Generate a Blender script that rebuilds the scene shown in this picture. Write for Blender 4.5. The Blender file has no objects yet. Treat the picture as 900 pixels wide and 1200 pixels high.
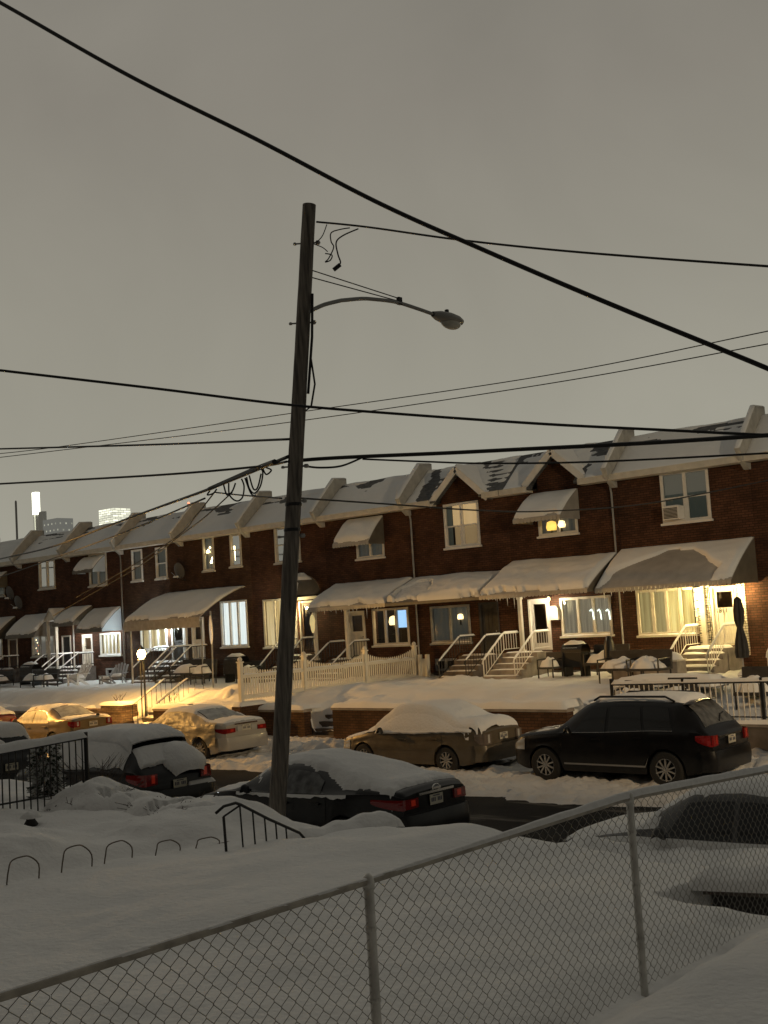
import bpy, bmesh, math, random
from mathutils import Vector, noise
from mathutils.bvhtree import BVHTree
random.seed(7)
R = math.radians
C = bpy.context.scene.collection
sc = bpy.context.scene

# ------------------------------------------------------------------ camera survey
EYE = Vector((0, 0, 3.7)); F = 1350.0
ROLL, PITCH, YAW = 0.0612358, 0.0907547, 0.8528490
FWD = Vector((-math.cos(YAW) * math.cos(PITCH), math.sin(YAW) * math.cos(PITCH), math.sin(PITCH)))
RGT = Vector((math.sin(YAW), math.cos(YAW), 0)); UP = RGT.cross(FWD)
def ray(x, y):
    dx, dy = x - 450, y - 600; c, s = math.cos(ROLL), math.sin(ROLL)
    return FWD * F + RGT * (dx * c - dy * s) - UP * (dx * s + dy * c)
def atY(x, y, Y): d = ray(x, y); return EYE + d * (Y / d.y)
def atX(x, y, X): d = ray(x, y); return EYE + d * (X / d.x)
cam = bpy.data.objects.new('camera', bpy.data.cameras.new('camera')); C.objects.link(cam)
cd = cam.data; cd.sensor_fit = 'VERTICAL'; cd.sensor_height = 24; cd.lens = F / 1200 * 24
cd.clip_start = .05; cd.clip_end = 6000
c_, s_ = math.cos(ROLL), math.sin(ROLL)
ex = RGT * c_ - UP * s_; ey = RGT * s_ + UP * c_; ez = -FWD
from mathutils import Matrix
cam.matrix_world = Matrix(((ex.x, ey.x, ez.x, EYE.x), (ex.y, ey.y, ez.y, EYE.y), (ex.z, ey.z, ez.z, EYE.z), (0, 0, 0, 1)))
sc.camera = cam
vs = sc.view_settings; vs.view_transform = 'Standard'; vs.look = 'None'; vs.gamma = 1; vs.exposure = .2; vs.use_curve_mapping = False

# ------------------------------------------------------------------ materials
MATS = {}
def mat(name, col, rough=.6, metal=0, var=0, vscale=6, bump=0, bscale=40, emit=None, estr=0, spec=.5, stretch=None, coat=0):
    if name in MATS: return MATS[name]
    m = bpy.data.materials.new(name); m.use_nodes = True; nt = m.node_tree; b = nt.nodes['Principled BSDF']
    b.inputs['Base Color'].default_value = (*col, 1); b.inputs['Roughness'].default_value = rough; b.inputs['Metallic'].default_value = metal
    b.inputs['Specular IOR Level'].default_value = spec
    if coat: b.inputs['Coat Weight'].default_value = coat; b.inputs['Coat Roughness'].default_value = .05
    tc = nt.nodes.new('ShaderNodeTexCoord'); vec = tc.outputs['Object']
    if stretch:
        mp = nt.nodes.new('ShaderNodeMapping'); mp.inputs['Scale'].default_value = stretch; nt.links.new(vec, mp.inputs['Vector']); vec = mp.outputs['Vector']
    if var:
        n = nt.nodes.new('ShaderNodeTexNoise'); n.inputs['Scale'].default_value = vscale; n.inputs['Detail'].default_value = 5
        nt.links.new(vec, n.inputs['Vector'])
        r = nt.nodes.new('ShaderNodeMapRange'); r.inputs['From Min'].default_value = .3; r.inputs['From Max'].default_value = .7
        r.inputs['To Min'].default_value = 1 - var; r.inputs['To Max'].default_value = 1 + var
        nt.links.new(n.outputs['Fac'], r.inputs['Value'])
        mx = nt.nodes.new('ShaderNodeVectorMath'); mx.operation = 'SCALE'; mx.inputs[0].default_value = col
        nt.links.new(r.outputs['Result'], mx.inputs['Scale']); nt.links.new(mx.outputs['Vector'], b.inputs['Base Color'])
    if bump:
        n2 = nt.nodes.new('ShaderNodeTexNoise'); n2.inputs['Scale'].default_value = bscale; n2.inputs['Detail'].default_value = 6
        nt.links.new(vec, n2.inputs['Vector'])
        bp = nt.nodes.new('ShaderNodeBump'); bp.inputs['Strength'].default_value = bump; bp.inputs['Distance'].default_value = .02
        nt.links.new(n2.outputs['Fac'], bp.inputs['Height']); nt.links.new(bp.outputs['Normal'], b.inputs['Normal'])
    if emit:
        b.inputs['Emission Color'].default_value = (*emit, 1); b.inputs['Emission Strength'].default_value = estr
    MATS[name] = m; return m
def brick_mat(name, c1, c2, mortar):
    m = bpy.data.materials.new(name); m.use_nodes = True; nt = m.node_tree; b = nt.nodes['Principled BSDF']; L = nt.links.new
    b.inputs['Roughness'].default_value = .85; b.inputs['Specular IOR Level'].default_value = .2
    tc = nt.nodes.new('ShaderNodeTexCoord'); sp = nt.nodes.new('ShaderNodeSeparateXYZ'); L(tc.outputs['Object'], sp.inputs[0])
    ad = nt.nodes.new('ShaderNodeMath'); L(sp.outputs[0], ad.inputs[0]); L(sp.outputs[1], ad.inputs[1])
    cb = nt.nodes.new('ShaderNodeCombineXYZ'); L(ad.outputs[0], cb.inputs[0]); L(sp.outputs[2], cb.inputs[1])
    br = nt.nodes.new('ShaderNodeTexBrick'); L(cb.outputs[0], br.inputs['Vector'])
    br.inputs['Color1'].default_value = (*c1, 1); br.inputs['Color2'].default_value = (*c2, 1); br.inputs['Mortar'].default_value = (*mortar, 1)
    br.inputs['Scale'].default_value = 1; br.inputs['Brick Width'].default_value = .215; br.inputs['Row Height'].default_value = .076; br.inputs['Mortar Size'].default_value = .009
    n = nt.nodes.new('ShaderNodeTexNoise'); n.inputs['Scale'].default_value = 1.1; n.inputs['Detail'].default_value = 6; L(tc.outputs['Object'], n.inputs['Vector'])
    r = nt.nodes.new('ShaderNodeMapRange'); r.inputs['From Min'].default_value = .3; r.inputs['From Max'].default_value = .7; r.inputs['To Min'].default_value = .6; r.inputs['To Max'].default_value = 1.4
    L(n.outputs['Fac'], r.inputs['Value'])
    mx = nt.nodes.new('ShaderNodeVectorMath'); mx.operation = 'SCALE'; L(br.outputs['Color'], mx.inputs[0]); L(r.outputs['Result'], mx.inputs['Scale'])
    L(mx.outputs['Vector'], b.inputs['Base Color'])
    bp = nt.nodes.new('ShaderNodeBump'); bp.inputs['Strength'].default_value = .8; bp.inputs['Distance'].default_value = .01; bp.invert = True
    L(br.outputs['Fac'], bp.inputs['Height']); L(bp.outputs['Normal'], b.inputs['Normal'])
    return m
def glow_mat(name, c1, c2, strength, folds=9.0):
    """curtain lit from the room behind: vertical folds along the width"""
    m = bpy.data.materials.new(name); m.use_nodes = True; nt = m.node_tree; b = nt.nodes['Principled BSDF']; L = nt.links.new
    tc = nt.nodes.new('ShaderNodeTexCoord'); mp = nt.nodes.new('ShaderNodeMapping'); mp.inputs['Scale'].default_value = (folds, 0, .25); L(tc.outputs['Object'], mp.inputs['Vector'])
    n = nt.nodes.new('ShaderNodeTexNoise'); n.inputs['Scale'].default_value = 1.3; n.inputs['Detail'].default_value = 4; L(mp.outputs['Vector'], n.inputs['Vector'])
    cr = nt.nodes.new('ShaderNodeValToRGB'); cr.color_ramp.elements[0].position = .32; cr.color_ramp.elements[1].position = .68
    cr.color_ramp.elements[0].color = (*c1, 1); cr.color_ramp.elements[1].color = (*c2, 1); L(n.outputs['Fac'], cr.inputs['Fac'])
    L(cr.outputs['Color'], b.inputs['Emission Color']); b.inputs['Emission Strength'].default_value = strength
    b.inputs['Base Color'].default_value = (.3, .28, .24, 1); b.inputs['Roughness'].default_value = .9
    return m
def snow_mat(name, col, bump, bscale):
    m = mat(name, col, rough=.75, var=.05, vscale=.9, bump=bump, bscale=bscale, spec=.25); return m
def glass_mat(name, tint, rough=.04):
    m = bpy.data.materials.new(name); m.use_nodes = True; nt = m.node_tree; L = nt.links.new
    nt.nodes.remove(nt.nodes['Principled BSDF']); out = nt.nodes['Material Output']
    t = nt.nodes.new('ShaderNodeBsdfTransparent'); t.inputs['Color'].default_value = (*tint, 1)
    g = nt.nodes.new('ShaderNodeBsdfGlossy'); g.inputs['Roughness'].default_value = rough
    fr = nt.nodes.new('ShaderNodeFresnel'); fr.inputs['IOR'].default_value = 1.5
    mx = nt.nodes.new('ShaderNodeMixShader'); L(fr.outputs[0], mx.inputs[0]); L(t.outputs[0], mx.inputs[1]); L(g.outputs[0], mx.inputs[2]); L(mx.outputs[0], out.inputs['Surface'])
    return m
SNOW = snow_mat('snow', (.80, .80, .79), .9, 16)
SNOWF = snow_mat('snow_fluffy', (.80, .80, .79), .5, 22)
SNOWR = snow_mat('snow_trodden', (.66, .65, .63), .9, 14)
BRICK = brick_mat('brick', (.062, .028, .016), (.104, .045, .025), (.028, .018, .012))
BRICKB = brick_mat('brick_brown', (.062, .032, .018), (.098, .05, .028), (.034, .024, .017))
STONE = brick_mat('stone_wall', (.22, .15, .09), (.32, .22, .13), (.12, .09, .07))
CONC = mat('concrete', (.26, .23, .20), .9, var=.3, vscale=3, bump=.4)
DCONC = mat('dark_concrete', (.12, .10, .085), .9, var=.3, vscale=3, bump=.4)
WHITE = mat('white_paint', (.72, .70, .66), .5, var=.08, vscale=4)
VINYL = mat('cream_vinyl', (.74, .70, .60), .4, var=.06, vscale=3)
CREAM = mat('cream_trim', (.60, .56, .48), .6, var=.12, vscale=4)
GREY = mat('grey_paint', (.30, .30, .29), .6, var=.15)
BLACK = mat('black_iron', (.018, .018, .018), .45, .3)
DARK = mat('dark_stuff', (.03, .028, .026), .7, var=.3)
DOORB = mat('brown_door', (.10, .055, .03), .5, var=.2, vscale=5)
INT = mat('dark_interior', (.05, .045, .04), .9)
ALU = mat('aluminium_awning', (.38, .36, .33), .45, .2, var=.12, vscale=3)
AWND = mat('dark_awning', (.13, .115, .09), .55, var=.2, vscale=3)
AWNW = mat('white_awning_side', (.74, .78, .80), .5)
_n = AWNW.node_tree; _t = _n.nodes.new('ShaderNodeBsdfTranslucent'); _t.inputs['Color'].default_value = (.78, .85, .9, 1); _x = _n.nodes.new('ShaderNodeMixShader'); _x.inputs[0].default_value = .55
_n.links.new(_n.nodes['Principled BSDF'].outputs[0], _x.inputs[1]); _n.links.new(_t.outputs[0], _x.inputs[2]); _n.links.new(_x.outputs[0], _n.nodes['Material Output'].inputs['Surface'])
CANVAS = mat('canvas', (.36, .32, .26), .85, var=.15)
PARAPET = mat('parapet_grey', (.40, .39, .36), .7, var=.2, vscale=4)
SLATE = mat('slate_roof', (.10, .10, .10), .8, var=.45, vscale=5, bump=.6, bscale=8, stretch=(1, 1, 5))
WOOD = mat('weathered_pole', (.17, .15, .125), .85, var=.6, vscale=5, bump=.9, bscale=14, stretch=(5, 5, .35))
CABLE = mat('cable', (.012, .012, .012), .6)
GALV = mat('galvanised', (.58, .57, .53), .5, .3, var=.2, vscale=12)
LAMPG = mat('lamp_grey', (.26, .26, .25), .5, .4)
LENS = mat('lamp_lens', (.42, .42, .38), .15)
RUBBER = mat('tyre', (.02, .02, .02), .85)
RIM = mat('alloy', (.55, .54, .52), .35, .7)
CHROME = mat('chrome', (.7, .69, .66), .15, 1)
GLASSC = mat('car_glass', (.012, .013, .014), .12, spec=.45)
FROST = mat('frosted_glass', (.30, .31, .31), .5, var=.4, vscale=5)
REDL = mat('red_lens', (.22, .012, .012), .12, coat=.5)
REDG = mat('red_reflector', (.35, .02, .015), .1, coat=.8, emit=(1, .08, .03), estr=.05)
CLEAR = mat('clear_lens', (.45, .45, .43), .12, coat=.5)
PLATE = mat('plate', (.55, .52, .42), .5)
PLATEI = mat('plate_ink', (.08, .08, .12), .5)
PBLACK = mat('black_paint', (.006, .006, .007), .28, spec=.35)
PNAVY = mat('dark_paint', (.008, .0085, .010), .28, spec=.4)
PTAN = mat('tan_paint', (.13, .105, .070), .35, .25)
PGOLD = mat('gold_paint', (.17, .125, .06), .35, .2, coat=.3)
PWHITE = mat('white_car_paint', (.40, .385, .355), .3, coat=.5)
PMAROON = mat('maroon_paint', (.10, .016, .014), .3, coat=.5)
PSILVER = mat('silver_paint', (.35, .35, .35), .3, .4, coat=.4)
COVER = mat('car_cover_sheet', (.42, .36, .24), .45, var=.25, vscale=4, bump=1.0, bscale=7)
GLASSW = glass_mat('window_glass', (.82, .84, .80))
BARK = mat('bark', (.06, .045, .035), .9)
FOL = mat('evergreen', (.035, .05, .028), .9, var=.4)
def grime(m, amt):
    nt = m.node_tree; b = nt.nodes['Principled BSDF']; L = nt.links.new; tc = nt.nodes.new('ShaderNodeTexCoord'); sp = nt.nodes.new('ShaderNodeSeparateXYZ'); L(tc.outputs['Object'], sp.inputs[0])
    n = nt.nodes.new('ShaderNodeTexNoise'); n.inputs['Scale'].default_value = 3.2; n.inputs['Detail'].default_value = 9; n.inputs['Roughness'].default_value = .7; L(tc.outputs['Object'], n.inputs['Vector'])
    r = nt.nodes.new('ShaderNodeMapRange'); r.inputs['From Min'].default_value = 1.1; r.inputs['From Max'].default_value = .2; r.inputs['To Min'].default_value = .0; r.inputs['To Max'].default_value = .22; L(sp.outputs[2], r.inputs['Value'])
    ad = nt.nodes.new('ShaderNodeMath'); L(n.outputs['Fac'], ad.inputs[0]); L(r.outputs[0], ad.inputs[1])
    q = nt.nodes.new('ShaderNodeMapRange'); q.inputs['From Min'].default_value = .52; q.inputs['From Max'].default_value = .85; q.inputs['To Max'].default_value = amt; L(ad.outputs[0], q.inputs['Value'])
    mx = nt.nodes.new('ShaderNodeMix'); mx.data_type = 'RGBA'; L(q.outputs[0], mx.inputs[0]); mx.inputs[6].default_value = b.inputs['Base Color'].default_value; mx.inputs[7].default_value = (.22, .21, .19, 1); L(mx.outputs[2], b.inputs['Base Color'])
    rr = nt.nodes.new('ShaderNodeMapRange'); rr.inputs['To Min'].default_value = b.inputs['Roughness'].default_value; rr.inputs['To Max'].default_value = .8; L(q.outputs[0], rr.inputs['Value']); L(rr.outputs[0], b.inputs['Roughness'])
grime(PBLACK, .05); grime(PNAVY, .09)
for _m in (PTAN, PGOLD, PWHITE, PSILVER, PMAROON): grime(_m, .3)
def tag(o, label=None, cat=None, group=None, kind=None):
    if label: o['label'] = label
    if cat: o['category'] = cat
    if group: o['group'] = group
    if kind: o['kind'] = kind
    return o
def wloc(p):
    v = Vector((0, 0, 0))
    while p is not None: v += p.location; p = p.parent
    return v
def root(name, loc, label, cat, group=None, kind=None):
    o = bpy.data.objects.new(name, None); C.objects.link(o); o.location = loc; o.empty_display_size = .2
    return tag(o, label, cat, group, kind)
class MB:
    def __init__(s): s.v = []; s.f = []
    def add(s, vs, fs):
        n = len(s.v); s.v += [tuple(v) for v in vs]; s.f += [tuple(i + n for i in f) for f in fs]
    def box(s, x0, x1, y0, y1, z0, z1):
        s.add([(x0, y0, z0), (x1, y0, z0), (x1, y1, z0), (x0, y1, z0), (x0, y0, z1), (x1, y0, z1), (x1, y1, z1), (x0, y1, z1)],
              [(0, 3, 2, 1), (4, 5, 6, 7), (0, 1, 5, 4), (1, 2, 6, 5), (2, 3, 7, 6), (3, 0, 4, 7)]); return s
    def quad(s, *p): s.add(p, [tuple(range(len(p)))]); return s
    def bar(s, a, b, w, h, up=(0, 0, 1)):
        a = Vector(a); b = Vector(b); d = (b - a).normalized(); sd = d.cross(Vector(up))
        if sd.length < 1e-4: sd = d.cross(Vector((1, 0, 0)))
        sd.normalize(); u = sd.cross(d)
        o = [(-w / 2, -h / 2), (w / 2, -h / 2), (w / 2, h / 2), (-w / 2, h / 2)]
        vs = [a + sd * x + u * y for x, y in o] + [b + sd * x + u * y for x, y in o]
        s.add(vs, [(0, 1, 2, 3), (7, 6, 5, 4), (0, 4, 5, 1), (1, 5, 6, 2), (2, 6, 7, 3), (3, 7, 4, 0)]); return s
    def tube(s, pts, r, n=6, cap=True):
        pts = [Vector(p) for p in pts]; m = len(pts); rr = r if isinstance(r, (list, tuple)) else [r] * m
        ring = []; ref = None; vs = []
        for i, p in enumerate(pts):
            d = (pts[min(i + 1, m - 1)] - pts[max(i - 1, 0)])
            if d.length < 1e-9: d = Vector((0, 0, 1))
            d.normalize()
            if ref is None:
                ref = Vector((0, 0, 1)) if abs(d.z) < .9 else Vector((1, 0, 0))
            a = (ref - d * ref.dot(d))
            if a.length < 1e-4: a = d.orthogonal()
            a.normalize(); ref = a; b = d.cross(a)
            for k in range(n):
                t = 2 * math.pi * k / n; vs.append(p + (a * math.cos(t) + b * math.sin(t)) * rr[i])
        fs = [(i * n + k, i * n + (k + 1) % n, (i + 1) * n + (k + 1) % n, (i + 1) * n + k) for i in range(m - 1) for k in range(n)]
        if cap: fs += [tuple(range(n - 1, -1, -1)), tuple((m - 1) * n + k for k in range(n))]
        s.add(vs, fs); return s
    def lathe(s, c, prof, n=16, axis='z'):
        vs = []
        for r, h in prof:
            for k in range(n):
                t = 2 * math.pi * k / n; x, y = r * math.cos(t), r * math.sin(t)
                vs.append((c[0] + x, c[1] + y, c[2] + h) if axis == 'z' else ((c[0] + x, c[1] + h, c[2] + y) if axis == 'y' else (c[0] + h, c[1] + x, c[2] + y)))
        m = len(prof)
        s.add(vs, [(i * n + k, i * n + (k + 1) % n, (i + 1) * n + (k + 1) % n, (i + 1) * n + k) for i in range(m - 1) for k in range(n)]
              + [tuple(range(n - 1, -1, -1)), tuple((m - 1) * n + k for k in range(n))]); return s
    def prism(s, poly, axis, a, b):
        """poly of 2-D points extruded along an axis ('x': poly is y,z; 'y': poly is x,z; 'z': poly is x,y)"""
        f = {'x': lambda p, t: (t, p[0], p[1]), 'y': lambda p, t: (p[0], t, p[1]), 'z': lambda p, t: (p[0], p[1], t)}[axis]
        n = len(poly)
        s.add([f(p, a) for p in poly] + [f(p, b) for p in poly],
              [tuple(range(n)), tuple(range(2 * n - 1, n - 1, -1))] + [(i, i + n, (i + 1) % n + n, (i + 1) % n) for i in range(n)]); return s
    def grid(s, fn, nu, nv, keep=None):
        vs = [fn(i / nu, j / nv) for i in range(nu + 1) for j in range(nv + 1)]
        fs = []
        for i in range(nu):
            for j in range(nv):
                q = (i * (nv + 1) + j, (i + 1) * (nv + 1) + j, (i + 1) * (nv + 1) + j + 1, i * (nv + 1) + j + 1)
                if keep is None or keep(i, j): fs.append(q)
        s.add(vs, fs); return s
    def build(s, name, m, parent=None, smooth=False, local=False, fix=True):
        off = Vector((0, 0, 0)) if (local or parent is None) else wloc(parent)
        used = sorted({i for f in s.f for i in f}); mp = {o: n for n, o in enumerate(used)}
        me = bpy.data.meshes.new(name)
        me.from_pydata([(s.v[i][0] - off.x, s.v[i][1] - off.y, s.v[i][2] - off.z) for i in used], [], [tuple(mp[i] for i in f) for f in s.f])
        if fix:
            bm = bmesh.new(); bm.from_mesh(me); bmesh.ops.recalc_face_normals(bm, faces=bm.faces); bm.to_mesh(me); bm.free()
        me.update()
        if smooth:
            for p in me.polygons: p.use_smooth = True
            if smooth is not True: me.set_sharp_from_angle(angle=R(smooth))
        me.materials.append(m)
        o = bpy.data.objects.new(name, me); C.objects.link(o); o.parent = parent
        return o
def nz(x, y, z=0., sc_=1.): return noise.noise(Vector((x * sc_, y * sc_, z * sc_)))
def fbm(x, y, z=0., sc_=1., o=4): return noise.fractal(Vector((x * sc_, y * sc_, z * sc_)), 1.0, 2.0, o)
def sst(a, b, x): t = max(0, min(1, (x - a) / (b - a))); return t * t * (3 - 2 * t)
def lerp(a, b, t): return a + (b - a) * t
def interp(keys, x):
    if x <= keys[0][0]: return keys[0][1]
    for (a, u), (b, v) in zip(keys, keys[1:]):
        if x <= b: return lerp(u, v, (x - a) / (b - a)) if b > a else v
    return keys[-1][1]
def spline(keys, x):
    """monotone-ish smooth interpolation"""
    n = len(keys)
    if x <= keys[0][0]: return keys[0][1]
    if x >= keys[-1][0]: return keys[-1][1]
    for i in range(n - 1):
        a, u = keys[i]; b, v = keys[i + 1]
        if x <= b:
            h = b - a; t = (x - a) / h
            def slope(j):
                if j <= 0 or j >= n - 1: return 0 if n < 2 else (keys[min(j + 1, n - 1)][1] - keys[max(j - 1, 0)][1]) / (keys[min(j + 1, n - 1)][0] - keys[max(j - 1, 0)][0])
                l = (keys[j][1] - keys[j - 1][1]) / (keys[j][0] - keys[j - 1][0]); r = (keys[j + 1][1] - keys[j][1]) / (keys[j + 1][0] - keys[j][0])
                return 0 if l * r <= 0 else 2 * l * r / (l + r)
            m0, m1 = slope(i) * h, slope(i + 1) * h
            return u * (2 * t**3 - 3 * t**2 + 1) + m0 * (t**3 - 2 * t**2 + t) + v * (-2 * t**3 + 3 * t**2) + m1 * (t**3 - t**2)
    return keys[-1][1]
def sheet(name, P, nrm, T, nu, nv, parent, m=SNOW, eps=.004):
    """a layer of snow of thickness T(u,v) lying on the surface P(u,v)"""
    mb = MB(); th = [[T(i / nu, j / nv) for j in range(nv + 1)] for i in range(nu + 1)]; nrm = Vector(nrm).normalized()
    def fn(u, v):
        i, j = round(u * nu), round(v * nv); t = th[i][j]
        return Vector(P(u, v)) + nrm * (t if t > eps else -.012)
    mb.grid(fn, nu, nv, lambda i, j: max(th[i][j], th[i + 1][j], th[i][j + 1], th[i + 1][j + 1]) > eps)
    if not mb.f: return None
    return mb.build(name, m, parent, smooth=True)
def edge_t(u, v, lu, lv, w=.12):
    d = min(u * lu, (1 - u) * lu, v * lv, (1 - v) * lv); return math.sqrt(max(0, min(1, d / w)))
def bvh_of(objs):
    vs = []; fs = []
    for o in objs:
        n = len(vs); off = wloc(o)
        vs += [v.co + off for v in o.data.vertices]; fs += [tuple(i + n for i in p.vertices) for p in o.data.polygons]
    return BVHTree.FromPolygons(vs, fs)
def snow_over(name, objs, x0, x1, y0, y1, res, T, parent, m=SNOW, ztop=20, steep=.25):
    """snow resting on whatever lies under the rectangle; T(x,y,z,nz) is the depth"""
    bv = bvh_of(objs); nx = max(2, int((x1 - x0) / res)); ny = max(2, int((y1 - y0) / res)); H = {}
    for i in range(nx + 1):
        for j in range(ny + 1):
            x = lerp(x0, x1, i / nx); y = lerp(y0, y1, j / ny)
            hit, n, _, _ = bv.ray_cast(Vector((x, y, ztop)), Vector((0, 0, -1)))
            if hit is None: H[i, j] = None; continue
            jx = .045 * fbm(x, y, 1.7, 2.4, 4) + .02 * nz(x, y, 3, 11); jy = .045 * fbm(x, y, 7.1, 2.4, 4) + .02 * nz(x, y, 8, 11)
            t = T(x + jx, y + jy, hit.z, abs(n.z)) * (1 + .14 * fbm(x, y, 4, 2.2, 3)) if abs(n.z) > steep else 0
            H[i, j] = (x, y, hit.z, t)
    mb = MB(); idx = {}
    for k, h in H.items():
        if h is None: continue
        idx[k] = len(mb.v); mb.v.append((h[0], h[1], h[2] + (h[3] if h[3] > .003 else -.015)))
    for i in range(nx):
        for j in range(ny):
            q = [(i, j), (i + 1, j), (i + 1, j + 1), (i, j + 1)]
            if all(k in idx for k in q) and max(H[k][3] for k in q) > .003:
                zz = [H[k][2] for k in q]
                if max(zz) - min(zz) < .6: mb.f.append(tuple(idx[k] for k in q))
    if not mb.f: return None
    return mb.build(name, m, parent, smooth=True)

# ------------------------------------------------------------------ world
w = bpy.data.worlds.new('World'); sc.world = w; w.use_nodes = True; nt = w.node_tree; L = nt.links.new
bg = nt.nodes['Background']
tc = nt.nodes.new('ShaderNodeTexCoord'); sp = nt.nodes.new('ShaderNodeSeparateXYZ'); L(tc.outputs['Generated'], sp.inputs[0])
cr = nt.nodes.new('ShaderNodeValToRGB'); e = cr.color_ramp.elements
e[0].position = 0; e[0].color = (.318, .308, .254, 1)
e[1].position = 1; e[1].color = (.190, .179, .155, 1)
for p, c in ((.12, (.296, .285, .234)), (.27, (.258, .245, .203)), (.42, (.214, .199, .168)), (.6, (.195, .184, .158))):
    q = e.new(p); q.color = (*c, 1)
L(sp.outputs[2], cr.inputs['Fac'])
dt = nt.nodes.new('ShaderNodeVectorMath'); dt.operation = 'DOT_PRODUCT'; dt.inputs[1].default_value = (-.82, .57, 0); L(tc.outputs['Generated'], dt.inputs[0])
mr = nt.nodes.new('ShaderNodeMapRange'); mr.inputs['From Min'].default_value = -.7; mr.inputs['From Max'].default_value = .95; mr.inputs['To Min'].default_value = .22; mr.inputs['To Max'].default_value = 1.05
L(dt.outputs['Value'], mr.inputs['Value'])
nn = nt.nodes.new('ShaderNodeTexNoise'); nn.inputs['Scale'].default_value = 2.6; nn.inputs['Detail'].default_value = 6; nn.inputs['Distortion'].default_value = .6; L(tc.outputs['Generated'], nn.inputs['Vector'])
mr2 = nt.nodes.new('ShaderNodeMapRange'); mr2.inputs['From Min'].default_value = .3; mr2.inputs['From Max'].default_value = .7; mr2.inputs['To Min'].default_value = .90; mr2.inputs['To Max'].default_value = 1.10
L(nn.outputs['Fac'], mr2.inputs['Value'])
ml = nt.nodes.new('ShaderNodeMath'); ml.operation = 'MULTIPLY'; L(mr.outputs[0], ml.inputs[0]); L(mr2.outputs[0], ml.inputs[1])
sc1 = nt.nodes.new('ShaderNodeVectorMath'); sc1.operation = 'SCALE'; L(cr.outputs['Color'], sc1.inputs[0]); L(ml.outputs[0], sc1.inputs['Scale'])
L(sc1.outputs['Vector'], bg.inputs['Color']); bg.inputs['Strength'].default_value = 1.0

def point(name, loc, col, watts, r=.08):
    l = bpy.data.lights.new(name, 'POINT'); l.color = col; l.energy = watts; l.shadow_soft_size = r
    o = bpy.data.objects.new(name, l); o.location = loc; C.objects.link(o); return o
# overcast night: one faint broad sun for the glow of the lit cloud deck over the city
sl = bpy.data.lights.new('cloud_glow', 'SUN'); sl.energy = .06; sl.angle = R(60); sl.color = (1, .95, .8)
so = bpy.data.objects.new('cloud_glow', sl); C.objects.link(so)
so.rotation_euler = Vector((.55, -.25, -1)).to_track_quat('-Z', 'Y').to_euler()
# ------------------------------------------------------------------ ground, street, snow
g = MB(); g.quad((-3000, -800, -.06), (3000, -800, -.06), (3000, 3000, -.06), (-3000, 3000, -.06))
tag(g.build('ground', SNOWR), kind='structure')
ASPH = mat('asphalt', (.016, .015, .0135), .85, spec=.15, var=.5, vscale=1.2, bump=.3, bscale=60)
def slush():
    nt = ASPH.node_tree; b = nt.nodes['Principled BSDF']; L = nt.links.new; tc = nt.nodes.new('ShaderNodeTexCoord')
    mp = nt.nodes.new('ShaderNodeMapping'); mp.inputs['Scale'].default_value = (.22, 1.7, 1); L(tc.outputs['Object'], mp.inputs['Vector'])
    n = nt.nodes.new('ShaderNodeTexNoise'); n.inputs['Scale'].default_value = 1.2; n.inputs['Detail'].default_value = 8; n.inputs['Roughness'].default_value = .65; L(mp.outputs['Vector'], n.inputs['Vector'])
    r = nt.nodes.new('ShaderNodeMapRange'); r.inputs['From Min'].default_value = .56; r.inputs['From Max'].default_value = .70; L(n.outputs['Fac'], r.inputs['Value'])
    mx = nt.nodes.new('ShaderNodeMix'); mx.data_type = 'RGBA'; L(r.outputs[0], mx.inputs[0]); src = b.inputs['Base Color'].links[0].from_socket
    L(src, mx.inputs[6]); mx.inputs[7].default_value = (.16, .145, .125, 1); L(mx.outputs[2], b.inputs['Base Color'])
slush()
g = MB(); g.quad((-110, 12.8, 0), (30, 12.8, 0), (30, 22.8, 0), (-110, 22.8, 0))
tag(g.build('street', ASPH), kind='structure')
g = MB(); g.box(-110, 30, 12.62, 12.8, -.05, .13); g.box(-110, 30, 22.8, 22.98, -.05, .13)
tag(g.build('kerb', CONC), kind='structure')

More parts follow.
